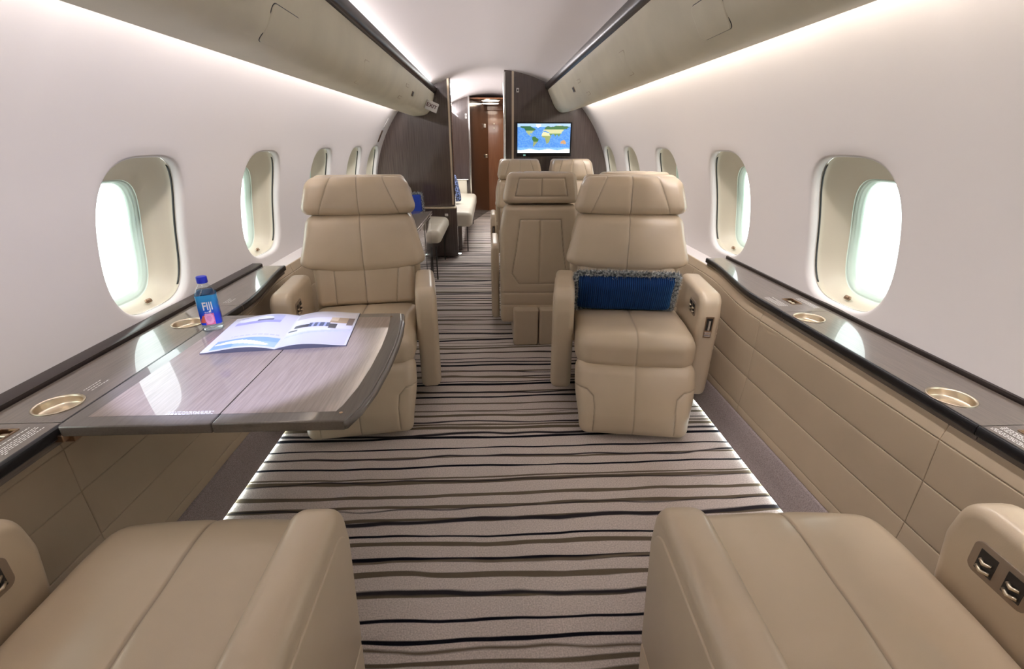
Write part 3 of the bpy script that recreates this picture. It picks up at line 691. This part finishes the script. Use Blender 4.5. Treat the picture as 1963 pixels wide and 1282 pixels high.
def make_seat(K,hero,ctl,name,label,loc,rz,group=None,cat='seat'):
    key=('s',K,hero)
    if key not in SEATM:
        d,x0,x1=seat_meshes(K,hero); ms={}
        for k_,q in d.items():
            ms[k_]=mesh_np(k_,q[0],q[1],'leather',auto=(None if k_ not in('pedestal','arm_r','arm_l','pan_l','pan_r') else 50))
            if len(q)>2: at=ms[k_].attributes.new('seam','FLOAT','POINT'); at.data.foreach_set('value',q[2].astype('f'))
        SEATM[key]=(ms,x0,x1)
    ms,x0,x1=SEATM[key]
    o=thing(name,label,cat,loc,rz,group)
    for k_ in ('pedestal','seat_cushion','footrest','lumbar_cushion','backrest','headrest','back_shell','headrest_shell'): link(k_,ms[k_],o)
    for sgn,a,p in ((1,'arm_r','pan_r'),(-1,'arm_l','pan_l')):
        if not ctl: continue
        ar=link('armrest',ms[a],o); link('side_panel',ms[p],ar)
        if sgn==ctl:
            # inner control plate (two levers) on the inner face and a slot control on the front
            xi=sgn*x0
            def inner():
                pl=slab([(.045,.478),(.155,.478),(.155,.545),(.045,.545)],.016,-.003,.0025,.002,'x',5,2)
                wl=[box(.0022,.0034,yy-.016,yy+.016,.490,.533) for yy in (.074,.124)]
                return pl,join(*wl)
            pl,wl=inner(); fx=np.array([-sgn,1,1])
            po=link('control_plate',mesh_np('cp',pl[0]*fx+np.array([xi,0,0]),pl[1],'plate_taupe',auto=40,flip=sgn>0),ar)
            link('control_well',mesh_np('cw',wl[0]*fx+np.array([xi,0,0]),wl[1],'dark',False),po)
            for yy in (.074,.124):
                for zz,wd in ((.498,.012),(.514,.010)):
                    lv=tube([(xi-sgn*.004,yy-wd,zz),(xi-sgn*.009,yy,zz-.002),(xi-sgn*.004,yy+wd,zz)],.0035,8)
                    link('lever',mesh_np('lv',*lv,'brass'),po)
            xm=sgn*(x0+x1)/2; hwp=.017 if K>.85 else .013
            def frontpos(z): return .175+(.047)*(z-.085)/.415
            z0,z1=.405,.505
            fp=[(xm-hwp,frontpos(z0)-.004,z0),(xm+hwp,frontpos(z0)-.004,z0),(xm+hwp,frontpos(z1)-.004,z1),(xm-hwp,frontpos(z1)-.004,z1)]
            def slabq(q,e0,e1):
                n_=Vector((0,1,-.128)).normalized(); A=[tuple(Vector(p)+n_*e0) for p in q]; B=[tuple(Vector(p)+n_*e1) for p in q]
                return loft([A,B],True,True,True)
            bz=link('latch_bezel',mesh_np('bz',*slabq(fp,0,.0065),'bronze',False),ar)
            def sub(u0,u1,w0,w1,e0,e1):
                q=[]
                for u,w_ in ((u0,w0),(u1,w0),(u1,w1),(u0,w1)):
                    z=z0+(z1-z0)*w_; q.append((xm+hwp*u,frontpos(z)-.004,z))
                return slabq(q,e0,e1)
            link('latch_slot',mesh_np('ls',*sub(-.75,.75,.35,.94,.006,.0072),'dark',False),bz)
            link('latch_handle',mesh_np('lh',*join(sub(-.25,.25,.38,.85,.007,.012),sub(-.8,.8,.06,.16,.006,.010),sub(-.8,.8,.2,.28,.006,.010)),'chrome',False),bz)
    return o
D=math.radians
def place(K,hero,ctl,label,x,y,rz,group,nm='armchair'):
    return make_seat(K,hero,ctl,nm,label,(x,y,0),rz,group,'armchair')
G1='wide leather cabin armchairs'; G2='narrow paired club seats'
place(.985,True,-1,'tan leather armchair facing the camera with a blue fur-edged pillow on its seat',.674,2.185,PI-D(9),G1)
place(.955,True,1,'tan leather armchair facing the camera behind the fold-out table',-.636,2.235,PI+D(7.5),G1)
place(.905,True,-1,'tan leather armchair at the bottom left corner, seen from above its seat',-.622,.515,0,G1)
place(.905,True,1,'tan leather armchair at the bottom right corner, seen from above its seat',.634,.482,D(-1.5),G1)
place(.8,False,1,'aisle club seat seen from behind, panelled leather back beside the blue pillow armchair',.295,3.30,0,G2,'club_seat')
place(.8,False,0,'window club seat seen from behind, only its headrest top showing above the pillow armchair',.84,3.30,0,G2,'club_seat')
place(.8,False,1,'aisle club seat at the bulkhead facing the camera under the left half of the screen',.295,4.60,PI,G2,'club_seat')
place(.8,False,0,'window club seat at the bulkhead facing the camera, nearer the window than its neighbour',.81,4.60,PI,G2,'club_seat')

# ------------------------------------------------------------------ fur pillow
def fur(path_fn,n,L,seed,rad=.012):
    r=np.random.default_rng(seed); V=[];F=[]
    for i in range(n):
        p,nrm=path_fn(r.random()); p=np.array(p)+r.normal(0,rad*.45,3); d=np.array(nrm)+r.normal(0,.75,3); d/=np.linalg.norm(d); l=L*r.uniform(.6,1.2)
        a=np.cross(d,r.normal(0,1,3)); a/=np.linalg.norm(a); wd=.0011; bend=r.normal(0,.3,3)*l*.4
        k=len(V); V+= [p-a*wd,p+a*wd,p+d*l*.6+a*wd*.8+bend*.4,p+d*l*.6-a*wd*.8+bend*.4,p+d*l+bend]; F+=[(k,k+1,k+2,k+3),(k+3,k+2,k+4)]
    return np.array(V),F
def pillow(name,label,loc,rot,w_,h_,t_,mat,furred,group=None,dens=1.):
    o=thing(name,label,'pillow',loc,0,group); o.rotation_euler=rot
    def df(P,N):
        x,y,z=P.T.copy(); u=x/(w_/2); v=z/(h_/2); k=np.sqrt(np.clip(1-np.abs(u)**3.2,0,1)*np.clip(1-np.abs(v)**3.2,0,1)); y=y*(.16+.84*k)
        x=x*(1-.05*(1-v**2)*np.sign(1)*np.abs(u)**2*.6); z=z*(1-.05*(1-u**2)*np.abs(v)**2)
        y=y+.0015*np.sin(18*x+5*z)
        return np.stack([x,y,z],1)
    link('pillow_cover',mesh_np('pc',*softbox(w_,t_,h_,.03,.008,df),mat),o)
    if furred:
        a,b_=w_/2,h_/2; per=2*(w_+h_)
        def pf(t):
            s=t*per
            if s<w_: return (-a+s,0,-b_),(0,0,-1)
            s-=w_
            if s<h_: return (a,0,-b_+s),(1,0,0)
            s-=h_
            if s<w_: return (a-s,0,b_),(0,0,1)
            return (-a,0,b_-(s-w_)),(-1,0,0)
        link('fur_trim',mesh_np('fur',*fur(pf,int(14000*dens),.021,5,.011),'fur',False),o)
    return o
pillow('throw_pillow','dark blue corduroy pillow with a grey fur edge on the right armchair seat',(.655,2.225,.530),(D(-22),0,PI-D(8)),.47,.205,.11,'corduroy',True)

# ------------------------------------------------------------------ fold-out table
tb=thing('fold_out_table','glossy brown veneer fold-out table carrying a magazine and a water bottle','table',(0,0,0))
TZ=.640
A=[(-.958,.928),(-.638,.926)]; 
def leaf(pts,rad,nm,er=.004):
    v,fc=slab(pts,rad,TZ-.026,TZ,er,'z',5,3); return link(nm,mesh_np(nm,v,fc,'wood_border',auto=40),tb)
XF=-.628
inner=[(-.960,.928),(XF-.001,.928),(XF-.001,1.648),(-.960,1.648)]
outer=[(XF+.001,.928),(-.336,.928),(-.318,.985),(-.304,1.08),(-.298,1.20),(-.298,1.34),(-.304,1.46),(-.316,1.57),(-.330,1.648),(XF+.001,1.648)]
l1=leaf(inner,[.012,.003,.003,.012],'table_leaf'); l2=leaf(outer,[.003,.006]+[.05]*6+[.006,.003],'table_leaf')
def inset_poly(pts,dist,skip): # move edges inward except indices in skip
    n=len(pts); P=[Vector(p) for p in pts]; E=[]
    for i in range(n):
        d=(P[(i+1)%n]-P[i]).normalized(); nn=Vector((-d.y,d.x)); E.append((P[i]+nn*(0.0006 if i in skip else dist),d))
    out=[]
    for i in range(n):
        p0,d0=E[i-1];p1,d1=E[i]; cr=d0.x*d1.y-d0.y*d1.x; t=((p1-p0).x*d1.y-(p1-p0).y*d1.x)/cr; out.append(p0+d0*t)
    return out
for pts,skip,par in ((inner,{1},l1),(outer,{9},l2)):
    q=inset_poly(pts,.040,skip); v=[(p.x,p.y,TZ+.0004) for p in q]
    link('veneer_inlay',mesh_np('inlay',v,[tuple(range(len(v)))],'wood_table',False),par)
# rounded glossy front nosing and metal edge of the outboard curve
pth=[(x+.001,y,TZ-.013) for x,y in outer[1:9]]
link('edge_trim',mesh_np('et',*tube(pth,.0095,8),'wood_border'),tb)
link('table_hinge',mesh_np('hg',*join(rbox(-.972,-.945,.945,.975,.59,.613,.003),rbox(-.975,-.955,.93,1.64,.598,.616,.003)),'bronze',auto=40),tb)
link('printed_notice',mesh_np('pn',*rotz(dashes(-.05,.055,-.008,.008,3,0,seed=9),-PI/2),'white',False),l1).location=(-.70,.975,TZ+.0009)
for p in ((-.352,.962),(-.36,1.61)): link('corner_stud',mesh_np('cs',*move(cyl(.004,.004,0,.0009,16),(p[0],p[1],TZ)),'bronze',auto=30),l2)
link('table_support',mesh_np('ts',*join(rbox(-.95,-.42,1.02,1.05,TZ-.042,TZ-.026,.004),rbox(-.95,-.42,1.53,1.56,TZ-.042,TZ-.026,.004)),'dark',auto=40),tb)

# ------------------------------------------------------------------ magazine
def grid_print(name,nu,nv,pos,colf,mat,parent,flip=False):
    V=[];Cc=[]
    for j in range(nv+1):
        for i in range(nu+1): V.append(pos(i/nu,j/nv))
    F=[(j*(nu+1)+i,j*(nu+1)+i+1,(j+1)*(nu+1)+i+1,(j+1)*(nu+1)+i) for j in range(nv) for i in range(nu)]
    me=mesh_np(name,V,F,mat,True,flip); at=me.color_attributes.new('print','FLOAT_COLOR','CORNER')
    cols=[colf((i+.5)/nu,(j+.5)/nv) for j in range(nv) for i in range(nu)]
    arr=np.ones((len(cols),4,4)); arr[:,:,:3]=np.array(cols)[:,None,:]; at.data.foreach_set('color',arr.ravel()); return link(name,me,parent)
mg=thing('magazine','open magazine with cabin photographs lying on the fold-out table','magazine',(-.668,1.474,TZ+.0006),D(6))
PW,PH=.207,.292
def pz(u): return .0035+.017*math.sin(PI*min(1,u*1.0))**1.0*(1-u)**.6*(1 if u>0 else 0)
def lerp(a,b_,t): return tuple(x+(y-x)*t for x,y in zip(a,b_))
def colR(u,v): # right page: big cabin photograph above lavender
    wh=(.55,.55,.60)
    if u<.04 or u>.965 or v>.965 : return wh
    if v>.46:
        if v>.80: return lerp((.42,.40,.42),(.72,.70,.75),u) if (u+ (1-v)*2)<1.0 else (.66,.64,.70)
        if .60<u<.86 and .62<v<.80: return (.38,.27,.16) if (v<.69 or u>.72) else (.62,.50,.34)
        if u>.86 and .56<v<.82: return (.13,.09,.08)
        if .08<u<.30 and .50<v<.60: return (.03,.03,.05)
        if .30<u<.62 and .50<v<.63: return (.06,.09,.16) if int(u*34)%3 else (.30,.36,.55)
        if .62<u<.74 and .46<v<.60: return (.05,.05,.06)
        return lerp((.55,.55,.62),(.70,.70,.80),v)
    if v>.40 and u<.16: return (.05,.06,.06)
    if v>.34+.08*(u) : return (.62,.66,.70) if u<.66 else (.52,.52,.62)
    if abs(v-(.26+.16*u))<.02: return (.45,.50,.52)
    return lerp((.55,.58,.66),(.44,.42,.78),min(1,u*.5+(.4-v)))
def colL(u,v):
    wh=(.57,.57,.62)
    if .10<u<.80 and .72<v<.97:
        if v<.80: return (.30,.30,.55)
        if .42<u<.66 and v<.85: return (.08,.09,.14)
        if (u-.36)**2*6+(v-.88)**2*90<.5: return (.70,.72,.78)
        return (.42,.44,.60)
    if .03<v<.26 and .10<u<.99:
        if (u-.5)**2*4+((v-.13)-.05*math.sin(u*5))**2*260<.6: return (.72,.76,.82)
        return (.20,.34,.62) if u<.4 or v>.16 else (.30,.42,.68)
    if .325<v<.352 and .25<u<.93 and int(u*46)%4: return (.45,.45,.50)
    return wh
blk=[]
for s_ in (-1,1):
    n=24; top=[(s_*PW*i/n,pz(i/n)) for i in range(n+1)]
    blk.append(loft([[(x,y,z-.0007) for x,z in top]+[(s_*PW*1.005,y,.0),(0,y,0)] for y in (-PH/2-.0015,PH/2+.0015)],True,True,True))
cv=link('cover',mesh_np('cv',*join(*blk),plain('cover_edge',(.10,.10,.14),.4),False),mg)
link('sheets',mesh_np('sh',*join(*[(v*np.array([.997,.998,1])+np.array([0,0,.0004]),f_) for v,f_ in blk]),'white',False),mg)
grid_print('right_page',60,64,lambda u,v:(PW*u,-PH/2+PH*v,pz(u)+.0003),colR,'paper',mg)
grid_print('left_page',60,64,lambda u,v:(-PW*(1-u),-PH/2+PH*v,pz(1-u)+.0003),colL,'paper',mg)

# ------------------------------------------------------------------ water bottle
bt=thing('water_bottle','clear square water bottle with blue label and cap on the table corner','bottle',(-.930,1.520,TZ),D(26))
def rr(wd,r,z,n=8):
    return [(a,b_,z) for a,b_ in rpoly([(-wd/2,-wd/2),(wd/2,-wd/2),(wd/2,wd/2),(-wd/2,wd/2)],r,0,n)]
bs=[rr(.052,.014,0),rr(.060,.016,.003),rr(.062,.016,.012),rr(.059,.015,.020),rr(.0595,.015,.115),rr(.058,.017,.122),rr(.048,.020,.138),rr(.032,.015,.150),rr(.026,.0125,.155),rr(.026,.0125,.163)]
link('bottle_body',mesh_np('bb',*loft(bs),'bottle'),bt)
m,nt,b=new_mat('water'); setp(b,(.8,.92,1),.02); b.inputs['Transmission Weight'].default_value=1; b.inputs['IOR'].default_value=1.1; M['water']=m
link('water',mesh_np('wt',*loft([rr(.050,.012,.003),rr(.057,.014,.012),rr(.056,.013,.115),rr(.044,.017,.136)]),'water'),bt)
sec=rpoly([(-.0302,-.0302),(.0302,-.0302),(.0302,.0302),(-.0302,.0302)],.0155,0,8); sec=sec+[sec[0]]
ls=[0]
for a,b_ in zip(sec[:-1],sec[1:]): ls.append(ls[-1]+math.hypot(a[0]-b_[0],a[1]-b_[1]))
def lpos(u,v):
    q=u*ls[-1]; i=0
    while i<len(ls)-2 and ls[i+1]<q: i+=1
    t=(q-ls[i])/max(ls[i+1]-ls[i],1e-9); x=sec[i][0]+(sec[i+1][0]-sec[i][0])*t; y=sec[i][1]+(sec[i+1][1]-sec[i][1])*t
    return (x,y,.024+.098*v)
def lcol(u,v):
    # front face is y<0: first quarter of the section
    if .11<u<.235 and v<.40 and v>.0:
        d=math.hypot((u-.17)*3.2,v-.22); return (.60,.22,.35) if d<.10 else ((.72,.30,.42) if d<.2 else (.60,.12,.22))
    if .03<u<.11 and .08<v<.34 and (v-.08)<(u-.03)*4: return (.55,.10,.05)
    return lerp((.005,.03,.42),(.03,.32,.62),smoothstep(np.array((v-.25)/.75)).item())
grid_print('bottle_label',88,36,lpos,lcol,'label',bt)
tv=xf(text_vf('FIJI',.037,.0003,.66,.0007),Matrix.Translation((.000,-.0308,.086))@Matrix.Rotation(PI/2,4,'X')); 
link('brand_lettering',mesh_np('lt',*tv,'white',False),bt)
tv=xf(text_vf('WATER',.0065,.0002,.9),Matrix.Translation((-.002,-.0308,.066))@Matrix.Rotation(PI/2,4,'X')); link('small_lettering',mesh_np('lt2',*tv,'white',False),bt)
capp=[]
for r_,z in ((.0150,.158),(.0155,.159),(.0155,.176),(.0145,.1785),(.005,.179)):
    capp.append([(r_*(1+.02*(k%2))*math.cos(2*PI*k/48),r_*(1+.02*(k%2))*math.sin(2*PI*k/48),z) for k in range(48)])
link('bottle_cap',mesh_np('cap',*loft(capp),'capblue',auto=40),bt)

# ------------------------------------------------------------------ forward bulkheads
YB=5.40
def walledge(side,z): return XC+side*(R*math.cos(math.asin((z-ZC)/R))+.006)
def bulk(side,xin,name,y0,y1,mat='wood_bulk',zt=0.0):
    zs=list(np.linspace(.0,1.60,34)); edge=[(walledge(side,z),z) for z in zs]
    xa=walledge(side,1.60); xs=np.linspace(xa,xin,20)[1:]
    edge+=[(x,ceilz(x)+.004) for x in xs]; edge+=[(xin,0)]
    return link(name,mesh_np(name,*loft([[(x,y,z) for x,z in edge] for y in (y0,y1)],True,True,True),mat,False))
bl=bulk(-1,-.385,'wall_bulkhead_left',YB,YB+.07); tag(bl,kind='structure')
br=bulk(1,.160,'wall_bulkhead_right',YB,YB+.07); tag(br,kind='structure')
def S(o): return tag(o,kind='structure')
S(link('trim_1',mesh_np('ts',*box(-.418,-.398,YB-.006,YB,.57,ceilz(-.4)),'brass',False)))
S(link('trim_2',mesh_np('ts',*box(.236,.258,YB-.006,YB,.0,ceilz(.25)),'brass',False)))
S(link('trim_3',mesh_np('ts',*rbox(.150,.176,YB-.02,YB+.10,.0,1.86,.012,.002),'chrome',auto=40)))
# low cabinet in front of left bulkhead with brass rail
lc=thing('low_cabinet','low dark veneer cabinet end with a brass rail at the left bulkhead','cabinet')
link('cabinet_body',mesh_np('cb',*rbox(-.99,-.365,YB-.11,YB-.004,.02,.540,.006),'wood_bulk',auto=40),lc)
link('rail',mesh_np('rl',*rbox(-.99,-.372,YB-.122,YB-.004,.540,.558,.006),'brass',auto=40),lc)
link('switch_plate',mesh_np('sp',*rbox(-.495,-.460,YB-.116,YB-.109,.462,.490,.003),'white_plastic',auto=40),lc)
# tv
tvo=thing('wall_screen','flat black wall screen showing a blue world map on the right bulkhead','screen',(.570,YB-.04,1.238))
link('bezel',mesh_np('bz',*rbox(-.292,.292,-.01,.036,-.170,.160,.01,.004),'black',auto=40),tvo)
POLY={ # lon/lat outlines, coarse
'na':[(-168,66),(-155,71),(-125,70),(-95,72),(-80,63),(-64,58),(-56,52),(-66,45),(-75,38),(-81,30),(-82,25),(-90,30),(-97,26),(-97,20),(-88,17),(-83,10),(-92,14),(-105,20),(-117,32),(-124,42),(-132,56),(-150,60)],
'gl':[(-55,82),(-20,82),(-22,70),(-42,60),(-52,68)],
'sa':[(-78,8),(-62,11),(-50,2),(-35,-6),(-40,-20),(-48,-27),(-58,-38),(-66,-46),(-69,-54),(-74,-48),(-71,-30),(-71,-18),(-81,-5)],
'af':[(-6,35),(10,37),(22,32),(33,31),(43,12),(51,11),(40,-4),(40,-15),(33,-27),(20,-35),(12,-17),(9,2),(-8,5),(-17,15),(-12,28)],
'eu':[(-9,38),(-9,43),(-2,44),(-4,49),(5,53),(8,58),(5,61),(18,69),(30,71),(45,67),(68,69),(80,73),(105,77),(130,72),(160,70),(178,67),(160,60),(155,52),(140,53),(130,42),(122,38),(121,29),(108,20),(106,10),(100,13),(98,8),(94,18),(88,22),(80,12),(76,9),(72,20),(60,25),(56,22),(45,13),(36,28),(36,36),(27,37),(20,40),(12,44),(3,43)],
'au':[(114,-22),(130,-12),(136,-13),(142,-11),(153,-26),(150,-37),(138,-35),(128,-32),(115,-34)]}
def inside(x,y,P):
    c=False; j=len(P)-1
    for i in range(len(P)):
        if (P[i][1]>y)!=(P[j][1]>y) and x<(P[j][0]-P[i][0])*(y-P[i][1])/(P[j][1]-P[i][1])+P[i][0]: c=not c
        j=i
    return c
def mapc(u,v):
    lon=-180+360*u; lat=-88+174*v
    wv=.5*math.sin(lon*.13+5*math.sin(lat*.09+lon*.03))*math.sin(lat*.17+4*math.sin(lon*.07))+.2*math.sin(lon*.9+lat*.7)
    if lat<-68+4*math.sin(lon*.05): return (.85,.92,.98)
    for k_,P in POLY.items():
        if inside(lon,lat,P):
            if k_=='gl' or lat>72: return (.85,.92,.95)
            if k_=='af' and 14<lat: return (.75,.72,.42)
            if k_=='au': return (.55,.33,.16)
            if k_=='na': return (.04,.14,.06) if lat>44 else (.38,.45,.20)
            if k_=='eu': return (.07,.18,.07) if lat>52 else ((.60,.62,.35) if lat>28 else (.15,.28,.10))
            if k_=='sa': return (.05,.16,.04) if lat>-20 else (.30,.35,.15)
            return (.30,.36,.14)
    c=lerp((.03,.18,.62),(.18,.42,.85),.5+.5*wv)
    if lat>66: c=lerp(c,(.6,.8,.95),.6)
    if lat<-55: c=lerp(c,(.3,.6,.9),.5)
    return c
grid_print('display',150,80,lambda u,v:(-.276+.552*u,-.0112,-.135+.283*v),mapc,'screen',tvo)
link('status_light',mesh_np('st',*box(-.215,-.19,-.0125,-.0105,-.166,-.150),emis('status_glow',(.3,.6,.5),.5),False),tvo)
sw=thing('wall_switch','tiny white switch plate on the right bulkhead above the screen','switch',(.297,YB-.002,1.697))
link('plate',mesh_np('p',*rbox(-.014,.014,-.004,.002,-.02,.02,.004,.001),'white_plastic',auto=30),sw); link('toggle',mesh_np('p',*box(-.006,.006,-.007,-.004,-.008,.008),'dark',False),sw)
# placards / handle on left wall at emergency exit
for (y,zz,dy,dz,mt,lab,cat,nm) in ((5.50,1.265,.03,.115,'bronze','small recessed bronze pull handle on the left wall by the bulkhead','handle','pull_handle'),(5.3,1.385,.035,.09,'white_plastic','small printed placard on the left wall above the pull handle','placard','wall_placard')):
    y=5.15 if nm=='pull_handle' else 5.18; s_=R*math.asin((zz-ZC)/R); V=[wp(-1,y+a,s_+b_,-.002) for a,b_ in ((-dy,-dz/2),(dy,-dz/2),(dy,dz/2),(-dy,dz/2))]+[wp(-1,y+a,s_+b_,.002) for a,b_ in ((-dy,-dz/2),(dy,-dz/2),(dy,dz/2),(-dy,dz/2))]
    tag(link(nm,mesh_np(nm,V,[(0,1,2,3),(7,6,5,4),(0,4,5,1),(1,5,6,2),(2,6,7,3),(3,7,4,0)],mt,False)),lab,cat)
# cabinet with veneer side between left armchair and divan
cd=thing('side_table_cabinet','dark glossy veneer cabinet with a flat top behind the table armchair','cabinet')
link('cabinet_body',mesh_np('cb',*rbox(-.975,-.515,2.98,4.18,.03,.635,.006),'wood_bulk',auto=40),cd)
link('cabinet_top',mesh_np('ct',*rbox(-.975,-.50,2.96,4.20,.635,.662,.006),'wood_ledge',auto=40),cd)
link('door_line',mesh_np('dl',*join(box(-.516,-.513,3.35,3.353,.05,.62),box(-.516,-.513,3.76,3.763,.05,.62)),'dark',False),cd)
# divan on the left in front of the bulkhead
def divan(label,x0,x1,y0,y1,seams,mat='leather_pale'):
    o=thing('divan',label,'sofa')
    def df(P,N):
        x,y,z=P.T.copy(); z=z+.012*np.clip(N[:,2],0,1)*(1-((x-(x0+x1)/2)/((x1-x0)/2))**2)
        g=np.zeros(len(x))
        for s_ in seams: g=np.maximum(g,.012*np.exp(-((y-s_)/.012)**2))
        z=z-g*np.clip(N[:,2],0,1); x=x-g*np.clip(N[:,0],0,1); return np.stack([x,y,z],1)
    hh=.17 if x1>-.3 else .115; c=np.array([(x0+x1)/2,(y0+y1)/2,.46-hh/2])
    link('seat_cushion',mesh_np('sc',*softbox(x1-x0,y1-y0,hh,.05,.02,lambda P,N:df(P+c,N)),mat),o)
    link('back_cushion',mesh_np('bc',*softbox(.14,y1-y0,.36,.05,.02,lambda P,N:P+np.array([x0+.05,(y0+y1)/2,.62])-np.stack([P[:,2]*.2,0*P[:,2],0*P[:,2]],1)),mat),o)
    link('base',mesh_np('bs',*rbox(x0,x1-.12,y0+.01,y1-.01,.02,.30,.01),'wood_bulk',auto=40),o)
    for yy in (y0+.05,y1-.05): link('leg',mesh_np('lg',*move(cyl(.006,.006,0,.31,10),(x1-.06,yy,0)),'dark'),o)
    return o
divan('pale leather divan seat between the dark cabinet and the left bulkhead',-.92,-.45,4.36,5.27,[4.75])
pillow('throw_pillow','bright blue square pillow with white fringe behind the table armchair',(-.80,4.72,.60),(D(-16),0,D(20)),.30,.30,.10,'blue',True,dens=.3)
# forward compartment
divan('bright cream divan seat seen through the doorway beyond the bulkhead',-1.0,-.215,5.60,7.70,[6.3,7.0])
pillow('throw_pillow','dark patterned cushion on the divan beyond the doorway',(-.50,6.25,.66),(D(-14),0,D(60)),.34,.34,.12,'pattern',False)
ab=thing('divan_end_armrest','small pale boxy armrest at the far end of the forward divan','console'); link('armrest_body',mesh_np('a',*rbox(-.95,-.36,7.72,7.80,.30,.66,.01),'leather_pale',auto=40),ab); link('armrest_cap',mesh_np('a',*rbox(-.95,-.33,7.71,7.81,.66,.675,.006),'chrome',auto=40),ab)  # this is the forward divan's end armrest, built as its own object
S(bulk(-1,-.300,'wall_bulkhead_forward_left',7.85,7.92))
S(link('trim_4',mesh_np('t',*rbox(-.312,-.285,7.83,7.93,0,ceilz(-.3)-.002,.006,.002),'chrome',auto=40)))
S(bulk(1,.240,'wall_bulkhead_forward_right',7.85,7.92))
for zz,l in ((1.585,'upper'),(1.545,'lower')):
    t=thing('wall_switch','%s of two tiny white switches beside the forward doorway'%l,'switch',(-.345,7.848,zz)); link('plate',mesh_np('p',*rbox(-.014,.014,-.004,.002,-.014,.014,.003,.001),'white_plastic',auto=30),t); link('toggle',mesh_np('p',*box(-.005,.005,-.006,-.004,-.005,.005),'dark',False),t)
# angled dark closet door and orange door
ang=[(-.285,7.95),(-.02,9.20),(-.06,9.22),(-.33,7.96)]
v,fc=loft([[(x,y,z) for x,y in ang] for z in (0,1.80)],True,True,True); d1=S(link('door_1',mesh_np('door_1',v,fc,'wood_closet',False)))
link('door_handle',mesh_np('dh',*join(move(rbox(-.02,.02,-.02,.0,-.03,.03,.006),(-.055,9.0,.97)),tube([(-.045,8.99,.985),(-.035,8.96,.985),(-.07,8.90,.985)],.006)),'brass',auto=40),d1)
link('door_hook',mesh_np('dk',*move(rbox(-.015,.015,-.01,.0,-.03,.03,.005),(-.072,8.94,1.46)),'white_plastic',auto=40),d1)
d2=S(link('door_2',mesh_np('door_2',*rbox(-.03,.30,9.22,9.28,0,1.72,.01,.004),'wood_door',auto=40)))
link('door_knob',mesh_np('dk',*join(move(cyl(.012,.012,0,.01,16),(0,0,0))),'brass',auto=40),d2,(.09,9.215,1.50),(PI/2,0,0))
link('door_knob',mesh_np('dk',*join(move(cyl(.012,.012,0,.01,16),(0,0,0))),'brass',auto=40),d2,(.09,9.215,1.43),(PI/2,0,0))
S(link('trim_5',mesh_np('t',*box(-.30,.24,9.18,9.23,1.72,1.90),'wood_door',False)))
S(link('ceiling_entry',mesh_np('t',*box(-.32,.26,7.93,9.2,1.805,1.82),'wood_door',False)))
for y,l in ((8.15,'nearer'),(8.75,'farther')):
    t=thing('ceiling_lamp','%s oval white lamp in the orange wood entry ceiling'%l,'lamp',(.03,y,1.803)); link('lamp_rim',mesh_np('r',*lathe([(.155,.002),(.155,-.008),(.14,-.010)],40,False,False),'brass'),t); link('lamp_diffuser',mesh_np('r',*lathe([(.142,-.004),(.13,-.012),(.01,-.014)],40,True,True),'lamp'),t)
for x,y,l in ((-.60,5.262,'below the brass rail'),(-.355,5.36,'at the aisle corner of the low cabinet')):
    t=thing('courtesy_light','small glowing floor light %s'%l,'light',(x,y,.03)); link('light_case',mesh_np('lc',*rbox(-.02,.02,-.006,.006,0,.018,.003),'dark',auto=40),t); link('light_lens',mesh_np('ll',*box(-.016,.016,-.0075,-.006,.003,.013),'led',False),t)
# reading lamp puck over the table (source of the bluish pool)
t=thing('reading_lamp','small round reading lamp in the underside of the left overhead bin','lamp',(-.69,.92,1.461))
link('lamp_ring',mesh_np('r',*lathe([(.022,.004),(.022,-.004),(.016,-.006),(.014,.0)],32,False,False),'bronze'),t)
